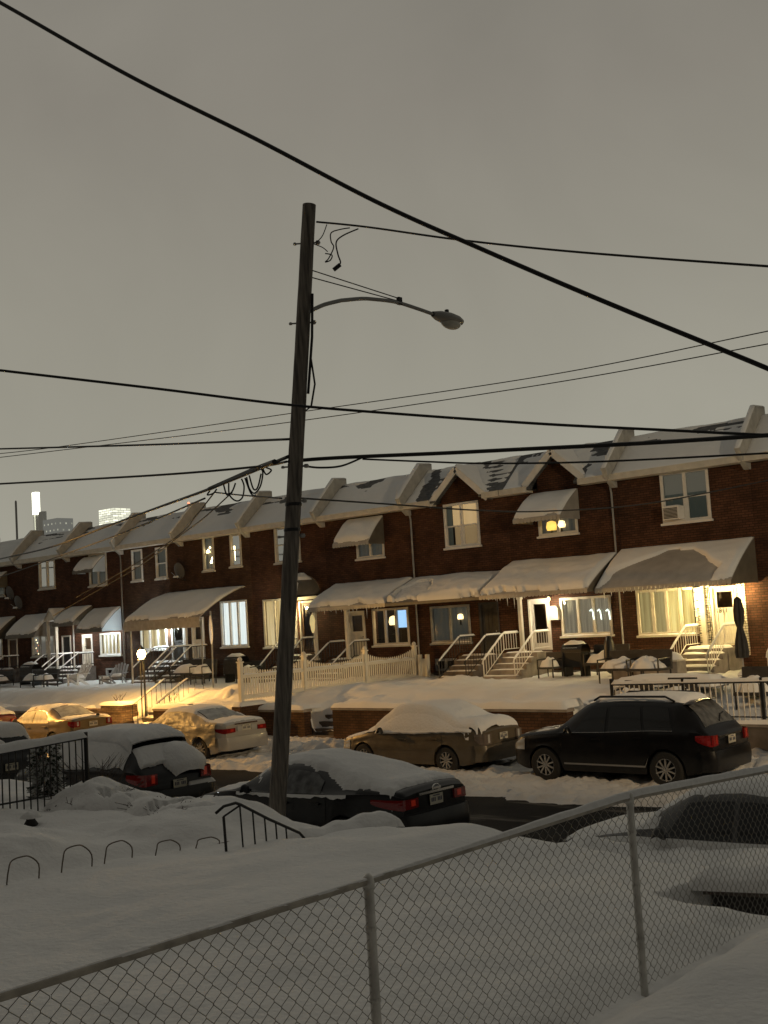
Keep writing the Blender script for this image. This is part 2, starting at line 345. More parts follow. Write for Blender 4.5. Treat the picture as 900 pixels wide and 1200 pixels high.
def heightfield(name, xs, ys, H, m):
    mb = MB(); nx, ny = len(xs), len(ys); mb.v = [(x, y, H(x, y)) for x in xs for y in ys]
    mb.f = [(i * ny + j, (i + 1) * ny + j, (i + 1) * ny + j + 1, i * ny + j + 1) for i in range(nx - 1) for j in range(ny - 1)]
    return tag(mb.build(name, m, smooth=True, fix=False), kind='structure')
def rng(a, b, s): n = max(1, round((b - a) / s)); return [a + (b - a) * i / n for i in range(n + 1)]
def bump(x, y, cx, cy, rx, ry, h):
    d = ((x - cx) / rx) ** 2 + ((y - cy) / ry) ** 2
    return h * (1 - d) ** 2 * (1 + .5 * d) if d < 1 else 0
def yard(x, y):
    z = 1.30
    z -= .10 * sst(6.3, 9.0, y) * sst(-8.5, -10.5, x)
    z += .20 * sst(-3.85, -3.25, x) * sst(9.5, 7.5, y)
    z += .05 * fbm(x, y, 0, .35) + .032 * fbm(x, y * .8, 3, 1.1) + .010 * fbm(x, y, 9, 3.5)
    z -= .06 * math.exp(-((x + 3.85) / .22) ** 2)
    z -= .05 * math.exp(-((x + 10.8) / .5) ** 2) + .08 * math.exp(-((x + 11.15) / .22) ** 2) * sst(9.2, 8.6, y)
    z += (.10 * max(-.3, fbm(x, y, 13, 1.5, 4)) + .03) * sst(-11.2, -12.0, x) * sst(5, 7, y)
    # buried garden behind the wire edging
    z += bump(x, y, -12.6, 7.0, 1.3, 1.5, .18) + bump(x, y, -13.4, 9.2, 1.5, 1.0, .12) + bump(x, y, -11.9, 9.3, .9, .8, .16) + bump(x, y, -12.3, 10.2, 1.2, .9, .22)
    z += bump(x, y, -15.5, 8.2, 2.2, 1.6, .10) + bump(x, y, -14.2, 5.6, 1.6, 1.8, .2)
    z -= .16 * sst(8.2, 9.6, y) * sst(-8.5, -7, x)
    dd = ((x + 4.4) / .60) ** 2 + ((y - 9.25) / .62) ** 2
    z -= .62 * sst(1.25, .75, dd)
    z -= .10 * sst(9.2, 9.7, y) * sst(-11, -10.3, x) * sst(-8.2, -9, x)
    edge = 10.6 + .25 * nz(x, 4.1, 0, .8) - .5 * sst(-7, -3, x) + .35 * sst(-11.5, -13, x)
    lo = .42 + .10 * fbm(x, y, 5, 1.3)
    z = lerp(z, lo, sst(edge, edge + .75, y))
    z += .33 * sst(11.2, 11.9, y) * sst(-11, -6.5, x) * (1 + .2 * nz(x, y, 2, 1.1))
    z -= .14 * max(0, .1 + fbm(x, y, 11, 2.6, 4)) * math.exp(-((x + 3.82) / .22) ** 2)
    z += .20 * math.exp(-((y - 12.3) / .4) ** 2) * (.6 + .8 * nz(x, 1, 0, 1.1))
    return z
heightfield('near_yard', rng(-48, -18, .3) + rng(-17.9, 6, .085), rng(-6, 2, .4) + rng(2.1, 12.72, .085), yard, SNOW)
def road_snow_near(x, y):
    e = 14.9 + .5 * nz(x, 0, 1, .6) + .25 * nz(x, 0, 5, 2)
    h = .13 + .10 * fbm(x, y, 2, 1.6, 5) + .05 * fbm(x, y, 4, 7, 4)
    if x < -11.8: e -= .5
    return -.03 + (h + .05) * sst(e + .15, e - .35, y) + .22 * math.exp(-((y - 12.72) / .3) ** 2)
heightfield('roadside_snow', rng(-48, -20, .25) + rng(-19.9, 3, .09), rng(12.72, 15.9, .09), road_snow_near, SNOWR)
def road_snow_far(x, y):
    e = 18.75 + .3 * nz(x, 0, 3, .9) + .18 * nz(x, 0, 8, 3) + 1.3 * sst(-17, -20, x) 
    r = abs(fbm(x, y, 4, 2.6, 5))
    h = .10 + .11 * fbm(x, y, 7, 1.9, 5) + .06 * r + .05 * fbm(x, y, 3, 8, 4)
    z = -.03 + max(.02, h) * sst(e - .12, e + .25, y)
    z += .14 * sst(22.7, 23.1, y) + .16 * math.exp(-((y - 23.1) / .5) ** 2) * (.7 + nz(x, 2, 2, .9))
    return z
heightfield('far_sidewalk', rng(-75, -30, .3) + rng(-29.9, -6, .065), rng(18.2, 24.9, .065), road_snow_far, SNOWR)
def lawn(x, y):
    z = 1.12 + .33 * sst(25.1, 27.0, y) + .07 * fbm(x, y, 1, .5) + .05 * fbm(x, y, 6, 1.7) + .045 * sst(-33, -30, x) * sst(-20, -22, x) * fbm(x, y, 2, 3.5)
    if x < -34.2: z -= .22 * sst(27.5, 25, y)
    # trodden patch before the middle steps, rubble heaps
    z += bump(x, y, -25.4, 28.0, 1.6, 1.5, .12) * (1 + .8 * fbm(x, y, 3, 2.2)) + bump(x, y, -23.3, 29.8, 1.2, .9, .2) * (1 + .6 * fbm(x, y, 3, 3))
    z += bump(x, y, -30.5, 26.5, .9, .7, .28) + bump(x, y, -33.5, 27, 2, 1, .12)
    # front steps cut through the bank
    for a, b in ((-34.2, -32.8), (-25.3, -24.1), (-15.9, -14.8)):
        f = sst(a - .1, a + .1, x) * sst(b + .1, b - .1, x)
        z -= f * .75 * sst(26.4, 25.0, y)
    if x > -14.9: z -= .25 * sst(26.4, 25.2, y)
    return z
heightfield('far_lawn', rng(-75, -45, .3) + rng(-44.9, -6, .13), rng(24.99, 33.25, .13), lawn, SNOWF)

# ------------------------------------------------------------------ retaining walls along the far sidewalk
def ret_wall(x0, x1, z1, m, label, cap=.2, y0=24.72, rough=1, cat='wall'):
    r = root('retaining_wall', ((x0 + x1) / 2, 24.9, 0), label, cat)
    b = MB().box(x0, x1, y0, 25.02, -.05, z1 - .08); wl = b.build('wall', m, r)
    k = MB().box(x0 - .02, x1 + .02, y0 - .03, 25.05, z1 - .08, z1); cp = k.build('coping', CONC, r)
    n = max(6, int((x1 - x0) / .1)); Lx = x1 - x0
    sheet('snow_cap', lambda u, v: (lerp(x0 - .03, x1 + .03, u), lerp(y0 - .05, 25.5, v), z1), (0, -.12, 1),
          lambda u, v: cap * (.75 + .5 * nz(x0 + u * Lx, v, 3, .9) + .2 * nz(u * Lx, v, 7, 3)) * math.sqrt(min(1, v / .12, u * Lx / .1 + .01, (1 - u) * Lx / .1 + .01)), n, 14, r, SNOWF)
    return r
ret_wall(-62, -37.2, .92, STONE, 'long low stone wall behind the gold lit sedan at the far left', .24)
ret_wall(-32.7, -25.3, 1.06, BRICKB, 'brown wall with an amber lit snow cap behind the sheeted white sedan', .2)
ret_wall(-24.1, -15.95, 1.14, BRICKB, 'brown wall under smooth snow behind the tan sedan and the black SUV', .24)
ret_wall(-14.75, -7.0, .85, CONC, 'low concrete wall under the snowy iron fence behind the black SUV', .1)
r = root('stone_pier', (-35.0, 24.9, 0), 'squat rough stone pier beside the front steps left of the lit lantern', 'pier')
MB().box(-37.2, -35.6, 24.7, 25.1, -.05, 1.0).build('low_wall', STONE, r)
b = MB()
for k in range(4):
    o = .03 * (k % 2); b.box(-35.6 + o, -34.25 - o, 24.55 + o, 25.25 - o, -.05 + k * .31, .24 + k * .31)
b.build('pier_block', STONE, r)
sheet('snow_cap', lambda u, v: (lerp(-35.6, -34.25, u), lerp(24.5, 25.3, v), 1.17), (0, 0, 1), lambda u, v: .10 * edge_t(u, v, 1.35, .8), 14, 10, r)
def garden_steps(a, b_, label, rails, m=BLACK):
    r = root('garden_steps', ((a + b_) / 2, 25.2, 0), label, 'steps')
    b = MB()
    for k in range(5): b.box(a + .03, b_ - .03, 24.75 + .28 * k, 26.3, .1 + .18 * k if k else -.02, .28 + .18 * k)
    st = b.build('tread', DCONC, r)
    if rails:
        for x in (a + .08, b_ - .08):
            mb = MB(); p0 = Vector((x, 24.9, 1.15)); p1 = Vector((x, 26.4, 1.95)); p2 = Vector((x, 27.1, 1.97))
            mb.tube([p0 + Vector((0, 0, -.08)), p0, p1, p2, p2 + Vector((0, .1, -.1))], .022, 6)
            for t in [i / 7 for i in range(8)]:
                p = p0.lerp(p1, t); mb.tube([p, (p.x, p.y, p.z - .85)], .011, 5)
            for t in (.4, 1): p = p1.lerp(p2, t); mb.tube([p, (p.x, p.y, 1.1)], .011, 5)
            rl = mb.build('railing', m, r)
            sheet('snow', lambda u, v: tuple(p0.lerp(p1, u) + Vector((lerp(-.03, .03, v), 0, .02))), (0, 0, 1), lambda u, v: .05 * edge_t(u, v, 1.7, .06, .03), 20, 6, rl)
    return r
garden_steps(-34.2, -32.75, 'garden steps with snowy iron handrails next to the lit lantern', True)
garden_steps(-25.3, -24.1, 'dark recessed garden steps between the two brown walls', False)
garden_steps(-15.9, -14.8, 'steps through the wall hidden behind the black SUV', False)
# ------------------------------------------------------------------ row houses
D = 33.3; EAVE = 7.72; RIDGE_Y, RIDGE_Z = 34.45, 9.2
XB = [-59.4, -54.9, -50.4, -45.9, -41.35, -36.85, -32.35, -27.8, -23.3, -18.97, -14.4, -9.6]
HL = ['cut off brick house beyond the row at the left edge with satellite dishes',
 'brick house with christmas lights in its awning shaded front window',
 'brick house with a bright white awning side panel over a striped lit window',
 'brick house with two narrow dark upstairs windows left of the big canvas awning',
 'brick house with the big canvas awning and a cold blue white front window',
 'brick house behind the utility pole with a dark dome canopy over its door',
 'brick house with a television and lamp glowing in the front window behind the picket fence',
 'brick house whose gable window glows peach, with a dark front door',
 'brick house with a gable over an awning shaded upstairs window and white stair railings',
 'brick house with a window air conditioner and a bright yellow lit porch',
 'unlit brick house cut off by the right edge of the picture']
HOUSES = []; HOLES = [[] for _ in HL]; WIN = []
def idx_of(x):
    for i in range(len(HL)):
        if XB[i] <= x < XB[i + 1]: return i
for i, lab in enumerate(HL):
    HOUSES.append(root('brick_row_house', ((XB[i] + XB[i + 1]) / 2, D, 1.4), lab, 'house', 'brick houses in the terraced row'))
def px_rect(l, t, r_, b, Y=D):
    p = atY(l, t, Y); q = atY(r_, b, Y); return p.x, q.x, q.z, p.z
def window(x0, x1, z0, z1, panes=2, sash=True, frame=WHITE, back=None, house=None, blind=None, sill=True, glass=GLASSW, wd=.055, off=.0):
    i = idx_of((x0 + x1) / 2) if house is None else house; h = HOUSES[i]; HOLES[i].append((x0, x1, z0, z1)); WIN.append(None)
    f = MB(); yo, yi = D - .035, D + .07; c = .085
    f.box(x0, x0 + c, yo, yi, z0, z1); f.box(x1 - c, x1, yo, yi, z0, z1)
    f.box(x0 + c, x1 - c, yo, yi, z1 - c, z1); f.box(x0 + c, x1 - c, yo, yi, z0, z0 + c)
    pw = (x1 - x0 - 2 * c) / panes
    for k in range(1, panes): xx = x0 + c + k * pw; f.box(xx - wd / 2 - .02, xx + wd / 2 + .02, yo + .008, yi, z0 + c, z1 - c)
    if sash:
        zm = lerp(z0, z1, .48)
        for k in range(panes):
            a = x0 + c + k * pw + (wd / 2 + .02 if k else 0); b = x0 + c + (k + 1) * pw - (wd / 2 + .02 if k < panes - 1 else 0)
            f.box(a, b, yo + .02, yi - .01, zm - .025, zm + .025)
            f.box(a, a + .035, yo + .02, yi - .01, z0 + c, zm - .025); f.box(b - .035, b, yo + .02, yi - .01, z0 + c, zm - .025)
    if sill: f.box(x0 - .05, x1 + .05, D - .10, D - .004, z0 - .07, z0 - .002)
    o = f.build('window', frame, h)
    p = MB(); p.quad((x0 + c, D + .03, z0 + c), (x1 - c, D + .03, z0 + c), (x1 - c, D + .03, z1 - c), (x0 + c, D + .03, z1 - c)); p.build('pane', glass, o)
    if back is not None:
        def cur(u, v): return (lerp(x0 + .02, x1 - .02, u), D + .16 + .025 * math.sin(u * (x1 - x0) * 26) , lerp(z0 + .01, z1 - .01, v))
        q = MB().grid(cur, max(8, int((x1 - x0) * 24)), 2); q.build('curtain', back, o, smooth=True)
    if blind is not None:
        q = MB(); t = blind[1]
        q.box(x0 + c, x1 - c, D + .10, D + .115, lerp(z1, z0, t), z1 - c); q.build('blind', blind[0], o)
    if sill:
        sheet('sill_snow', lambda u, v: (lerp(x0 - .04, x1 + .04, u), lerp(D - .10, D - .035, v), z0), (0, 0, 1), lambda u, v: .03 * edge_t(u, v, x1 - x0, .07, .03), 16, 4, o)
    return o
def door(x0, x1, z0, z1, m=WHITE, frame=WHITE, glass=None, label=None):
    i = idx_of((x0 + x1) / 2); h = HOUSES[i]; HOLES[i].append((x0, x1, z0, z1))
    f = MB(); c = .07
    f.box(x0, x0 + c, D - .05, D + .06, z0, z1); f.box(x1 - c, x1, D - .05, D + .06, z0, z1); f.box(x0 + c, x1 - c, D - .05, D + .06, z1 - c, z1)
    fo = f.build('door_frame', frame, h)
    d = MB(); a, b = x0 + c, x1 - c; zt = z1 - c; yd = D + .02
    gl = glass or 0; zg = lerp(zt, z0, gl) if gl else zt
    st = .11
    d.box(a, a + st, yd, yd + .05, z0, zt); d.box(b - st, b, yd, yd + .05, z0, zt); d.box(a + st, b - st, yd, yd + .05, zt - st, zt)
    d.box(a + st, b - st, yd, yd + .05, z0, z0 + .16)
    if gl: d.box(a + st, b - st, yd, yd + .05, zg - .09, zg)
    d.box(a + st, b - st, yd + .02, yd + .045, z0 + .16, zg - .09 if gl else zt - st)
    for k in (1, 2): xx = lerp(a + st, b - st, k / 3); d.box(xx - .012, xx + .012, yd + .006, yd + .02, z0 + .2, (zg - .14 if gl else zt - st - .05))
    do = d.build('door', m, h); 
    if label: do['label'] = label
    if gl: MB().quad((a + st, yd + .025, zg), (b - st, yd + .025, zg), (b - st, yd + .025, zt - st), (a + st, yd + .025, zt - st)).build('pane', GLASSW, do)
    if gl: MB().box(a + st, b - st, yd + .07, yd + .08, zg - .02, zt).build('curtain', DOORB, do)
    MB().lathe((b - st / 2, yd - .02, lerp(z0, zt, .45)), [(.012, -.05), (.03, -.045), (.032, -.02), (.012, 0), (.012, .02)], 8, 'y').build('handle', CHROME, do)
    return do
LIT_Y = glow_mat('curtain_yellow', (.55, .33, .07), (1, .80, .30), .95, 11)
LIT_DIM = glow_mat('curtain_grey', (.13, .11, .08), (.40, .34, .24), .62, 26)
LIT_BLUE = glow_mat('curtain_cold', (.62, .74, .80), (.95, 1, 1), .95, 8)
LIT_WARM = glow_mat('curtain_warm', (.62, .40, .14), (1, .80, .45), .62, 6)
LIT_PEACH = glow_mat('shade_peach', (.62, .40, .18), (.80, .55, .28), .62, 1)
LIT_PEACH2 = glow_mat('shade_peach_dim', (.30, .20, .10), (.36, .24, .12), .6, 1)
LIT_STR = glow_mat('curtain_stripes', (.20, .12, .04), (1, .85, .5), .8, 14)
SHADE = mat('roller_shade', (.30, .29, .26), .9, emit=(.30, .27, .21), estr=.22)
SHADEC = mat('cream_shade', (.5, .45, .35), .9, emit=(.55, .45, .28), estr=.34)
DCUR = mat('dark_curtain', (.14, .13, .12), .9, emit=(.10, .10, .085), estr=.3)
DCURG = mat('green_dark_curtain', (.16, .18, .16), .9, emit=(.10, .11, .09), estr=.2)
GLASSM = mat('murky_pane', (.05, .05, .045), .1)
Z2 = 3.7
def W(px, **k):
    x0, x1, z0, z1 = px_rect(*px); return window(x0, x1, z0, z1, **k)
# upstairs
w8 = W((772.8, 555, 834.4, 607.8), panes=2, blind=(SHADE, .44), back=DCURG)
w7 = W((629, 585, 678, 624), panes=2, sash=False, back=DCUR)
w6 = W((519.4, 591.7, 563.7, 638.3), panes=2, back=None)
w5 = W((416, 608, 451, 652), panes=2, sash=False, back=DCUR)
w4 = W((321, 617, 353, 657), panes=2, blind=(SHADEC, .96), frame=CREAM)
w3a = W((237, 628, 252, 668), panes=1, back=DCUR, frame=CREAM)
w3b = W((268.9, 625, 284, 663), panes=1, back=DCUR, frame=CREAM)
w2a = W((154, 645, 168, 680), panes=1, back=DCUR)
w2b = W((182, 642, 197, 677), panes=1, back=DCUR)
w1 = W((104, 650, 126, 685), panes=2, sash=False, back=DCUR, frame=CREAM)
w0 = W((45.3, 657, 65.3, 688.7), panes=2, sash=False, back=DCURG, frame=CREAM)
x0, x1, z0, z1 = px_rect(519.4, 591.7, 563.7, 638.3); zm = lerp(z0, z1, .48)
MB().box(x0 + .3, x1 - .03, D + .14, D + .15, zm, z1 - .02).build('window_shade', LIT_PEACH, HOUSES[7])
MB().box(x0 + .36, x1 - .03, D + .14, D + .15, z0, zm).build('window_shade', LIT_PEACH2, HOUSES[7])
MB().box(x0, x0 + .28, D + .12, D + .13, z0, z1).build('window_shade', DCURG, HOUSES[7])
BULB = mat('warm_bulb', (1, .9, .6), .5, emit=(1, .82, .45), estr=6)
BULBO = mat('amber_bulb', (1, .8, .4), .5, emit=(1, .62, .22), estr=14)
BULBW = mat('cool_bulb', (1, 1, 1), .5, emit=(.9, 1, .98), estr=6)
TV = mat('television_glow', (.1, .2, .4), .3, emit=(.35, .62, 1.0), estr=1.1)
LSH = mat('lit_lampshade', (.9, .6, .2), .8, emit=(1, .62, .12), estr=1.1)
LSH2 = mat('bright_lampshade', (.9, .7, .4), .8, emit=(1, .74, .36), estr=2.2)
# street level
wy = W((745, 692, 820, 742), panes=4, sash=False, back=LIT_Y, frame=CREAM)
LIT_YD = glow_mat('curtain_yellow_dim', (.22, .16, .06), (.50, .40, .18), .8, 9)
_a = px_rect(745, 692, 820, 742)
MB().grid(lambda u, v: (lerp(_a[0] + .03, lerp(_a[0], _a[1], .5), u), D + .12 + .02 * math.sin(u * 30), lerp(_a[2] + .02, _a[3] - .02, v)), 30, 2).build('curtain', LIT_YD, wy, smooth=True)
W((656, 701, 719, 743), panes=3, sash=False, back=LIT_DIM, frame=CREAM)
W((504, 711, 553, 752), panes=2, sash=False, back=DCUR, frame=GREY)
W((436, 714, 481, 755), panes=3, sash=False, frame=CREAM)
W((308, 703, 350, 757), panes=3, sash=False, back=LIT_WARM, frame=CREAM)
W((258, 705, 292, 757), panes=3, sash=False, back=LIT_BLUE, frame=WHITE)
window(-44.75, -42.75, 2.85, 4.2, panes=3, sash=False, back=LIT_STR, frame=WHITE)
window(-48.0, -46.3, 2.68, 3.75, panes=5, sash=False, back=LIT_STR, frame=WHITE)
window(-54.1, -52.0, 2.75, 3.85, panes=3, sash=False, back=DCUR, frame=CREAM)
window(-58.7, -57.0, 2.75, 3.85, panes=3, sash=False, back=DCUR, frame=CREAM)
window(-58.0, -56.6, 6.1, 7.2, panes=2, sash=False, back=DCUR, frame=CREAM)
window(-13.4, -11.4, 2.6, 4.0, panes=3, sash=False, back=DCUR, frame=CREAM)
window(-13.0, -11.4, 6.1, 7.7 - .3, panes=2, back=DCUR, frame=CREAM)
door(-15.98, -15.12, 2.2, 4.02, CREAM, CREAM, .34, 'cream storm door with the number 1811')
door(-22.72, -21.86, 2.25, 4.0, WHITE, WHITE, .86)
door(-24.85, -24.0, 2.2, 4.0, DARK, DARK)
door(-31.3, -30.4, 2.2, 4.0, CREAM, CREAM, .42)
door(-34.0, -33.15, 2.4, 4.55, DOORB, CREAM, .9)
door(-42.4, -41.5, 2.3, 4.2, DARK, WHITE, .5)
door(-40.95, -40.1, 2.3, 4.2, WHITE, WHITE, .5)
door(-49.5, -48.65, 2.2, 3.75, CREAM, WHITE, .45)
door(-51.3, -50.5, 2.2, 3.75, DARK, CREAM)
door(-56.4, -55.5, 2.2, 3.75, DOORB, CREAM)
door(-10.9, -10.0, 2.2, 4.0, DARK, CREAM)
# basement lights
for a, b, z0, z1 in ((-21.4, -20.0, 1.75, 2.2), (-27.0, -26.0, 1.6, 2.05), (-47.6, -46.5, 1.62, 2.05), (-38.9, -37.7, 1.6, 1.95)):
    window(a, b, z0, z1, panes=2, sash=False, back=(LIT_DIM if a == -21.4 else None), sill=False, frame=GREY)
# walls with their openings, roofs, gutters, party walls
for i, h in enumerate(HOUSES):
    a, b = XB[i], XB[i + 1]; top = EAVE
    mb = MB(); xs = sorted({a, b, *[q for hh in HOLES[i] for q in hh[:2]]}); zs = sorted({.9, top, *[q for hh in HOLES[i] for q in hh[2:] if q < top]})
    for x0, x1 in zip(xs, xs[1:]):
        run = None
        for z0, z1 in zip(zs, zs[1:]):
            cx, cz = (x0 + x1) / 2, (z0 + z1) / 2
            solid = not any(hh[0] < cx < hh[1] and hh[2] < cz < hh[3] for hh in HOLES[i])
            if solid:
                if run is None: run = [z0, z1]
                else: run[1] = z1
            if (not solid) and run: mb.box(x0, x1, D, D + .28, *run); run = None
        if run: mb.box(x0, x1, D, D + .28, *run)
    mb.build('wall', BRICK if i not in (3, 4) else BRICKB, h)
    s = MB(); s.box(a, a + .12, D + .281, 43, .9, 7.7); s.box(b - .12, b, D + .281, 43, .9, 7.7); s.box(a, b, 43, 43.2, .9, 9.15); s.box(a + .13, b - .13, D + 2.3, D + 2.4, .9, 7.3)
    s.box(a + .13, b - .13, D + .285, D + 2.29, 4.45, 4.6)
    s.build('inner_wall', INT, h)
    # sloping front of the roof and the flat roof behind it
    rf = MB(); y0, z0 = 32.92, 7.74
    for q0, q1 in ([(a, -26.23), (-24.27, b)] if i == 7 else [(a, -21.98), (-20.32, b)] if i == 8 else [(a, b)]): rf.quad((q0, y0, z0 + .08), (q1, y0, z0 + .08), (q1, RIDGE_Y, RIDGE_Z), (q0, RIDGE_Y, RIDGE_Z)); rf.quad((q0, y0, z0 + .08), (q0, y0, z0), (q1, y0, z0), (q1, y0, z0 + .08)); rf.quad((q0, y0, z0), (q0, D + .3, z0), (q1, D + .3, z0), (q1, y0, z0))
    rf.quad((a, RIDGE_Y, RIDGE_Z), (b, RIDGE_Y, RIDGE_Z), (b, 43.2, RIDGE_Z - .02), (a, 43.2, RIDGE_Z - .02))
    if i in (7, 8):   # the roof runs on behind the gable down to the valley lines
        xa, xb, za, zf = (-26.25, -24.25, 8.98, 8.09) if i == 7 else (-22.0, -20.3, 9.05, 8.29); xm = (xa + xb) / 2
        YR = lambda z: y0 + (z - 7.82) / (RIDGE_Z - 7.82) * (RIDGE_Y - y0)
        for xe in (xa, xb): rf.quad((xe, YR(zf), zf - .0), (xm, YR(za), za), (xm, RIDGE_Y, RIDGE_Z), (xe, RIDGE_Y, RIDGE_Z))
    ro = rf.build('roof', SLATE, h)
    fa = MB(); segs = [(a + .02, b - .02)]
    if i == 7: segs = [(a + .02, -26.5), (-24.05, b - .02)]
    if i == 8: segs = [(a + .02, -22.2), (-20.1, b - .02)]
    for q0, q1 in segs: fa = MB().box(q0, q1, 32.80, 32.915, 7.66, 7.86); fa.box(q0, q1, 32.917, 33.296, 7.66, 7.735); fa.build('gutter', CREAM, h)
    bare = i in (7, 8); n = Vector((0, -(RIDGE_Z - 7.82), RIDGE_Y - y0)).normalized()
    def P(u, v, a=a, b=b): return (lerp(a + .05, b - .05, u), lerp(y0, RIDGE_Y + .25, v), lerp(7.82, RIDGE_Z + .01, min(1, v / .86)))
    def T(u, v, i=i, a=a, b=b, bare=bare):
        x = lerp(a, b, u); f = fbm(x, v * 1.6, i * 3.1, .8, 4)
        row = abs((v * 9) % 1 - .5)
        if bare:
            k = .05 * (f * 1.7 + .22 - .45 * sst(.2, .9, v) - .28 * row) + .02 * nz(x, v * 5, 2, 2.0)
            if i == 7 and x > -24.6: k += .03 - .1 * row
        else:
            k = .035 * (1.0 + .7 * f) - .050 * sst(.4, .95, v) * (.38 + 1.2 * nz(x * .55, v * 8, i, 1.2)) - .03 * row * sst(.2, .7, v)
        if i == 7 and abs(x + 25.25) < 1.25: k = min(k, 0) if 7.8 + 1.6 * v < 9.0 - .89 * abs(x + 25.25) else k
        if i == 8 and abs(x + 21.15) < 1.1: k = min(k, 0) if 7.8 + 1.6 * v < 9.07 - .89 * abs(x + 21.15) else k
        return max(0, k) * math.sqrt(max(0, min(1, u * (b - a) / .1, (1 - u) * (b - a) / .1, v / .03)))
    sheet('roof_snow', P, n, T, 64, 44, ro, SNOWF)
    if i not in (8,):
        w_ = MB(); x = a
        prof = [(33.14, 7.45), (32.80, 7.70), (32.58, 8.05), (32.95, 8.44), (33.97, 9.46), (34.7, 9.50), (34.7, 8.9), (34.3, 8.7), (33.28, 7.75), (33.28, 7.45)]
        w_.prism(prof, 'x', x - .085, x + .085)
        fw = w_.build('party_wall_parapet', PARAPET, h)
        pts = [(32.58, 8.05), (32.95, 8.44), (33.97, 9.46), (34.7, 9.50)]
        sheet('snow', lambda u, v, x=x: (x + lerp(-.09, .09, v), *((lambda t: (lerp(pts[int(t)][0], pts[min(3, int(t) + 1)][0], t - int(t)), lerp(pts[int(t)][1], pts[min(3, int(t) + 1)][1], t - int(t))))(min(2.999, u * 3)))), (0, -.5, 1),
              lambda u, v: .04 * edge_t(u, v, 2.2, .18, .05), 30, 8, fw)
# gables of the dormer pair
def gable(hi, xa, xb, zapex, zfoot, label=None):
    h = HOUSES[hi]; xm = (xa + xb) / 2; ov = .34
    m = MB(); m.prism([(xa, 7.70), (xb, 7.70), (xb, zfoot), (xm, zapex - .25), (xa, zfoot)], 'y', D - .012, 34.4); m.build('gable_wall', BRICK, h)
    rf = MB()
    sl = (zapex - zfoot) / ((xb - xa) / 2)
    for s in (-1, 1):
        e = xm + s * ((xb - xa) / 2 + ov); ze = zapex - sl * ((xb - xa) / 2 + ov)
        rf.add([(xm, D - .32, zapex), (e, D - .32, ze), (e, D - .32, ze - .17), (xm, D - .32, zapex - .2),
                (xm, 34.75, zapex), (e, 34.1, ze), (e, 34.1, ze - .17), (xm, 34.75, zapex - .2)],
               [(0, 1, 2, 3), (4, 7, 6, 5), (0, 4, 5, 1), (1, 5, 6, 2), (2, 6, 7, 3), (3, 7, 4, 0)])
        q = MB(); q.bar((xm - s * .0, D - .345, zapex - .12), (e, D - .345, ze - .12), .22, .05, (0, 1, 0)); q.build('barge_board', WHITE, h)
    ro = rf.build('gable_roof', SLATE, h)
    for s in (-1, 1):
        e = xm + s * ((xb - xa) / 2 + ov); ze = zapex - sl * ((xb - xa) / 2 + ov)
        sheet('snow', lambda u, v, s=s, e=e, ze=ze: (lerp(xm, e, u), lerp(D - .34, 34.5, v), lerp(zapex, ze, u) + .004), (s * .6, 0, 1),
              lambda u, v: (.09 + .04 * nz(u * 2, v * 2, s)) * math.sqrt(min(1, v / .05, (1 - u) / .06 + .02)) * (1 if not (hi == 8 and u > .75) else .25), 18, 12, ro, SNOWF)
gable(7, -26.25, -24.25, 8.98, 8.09)
gable(8, -22.0, -20.3, 9.05, 8.29)
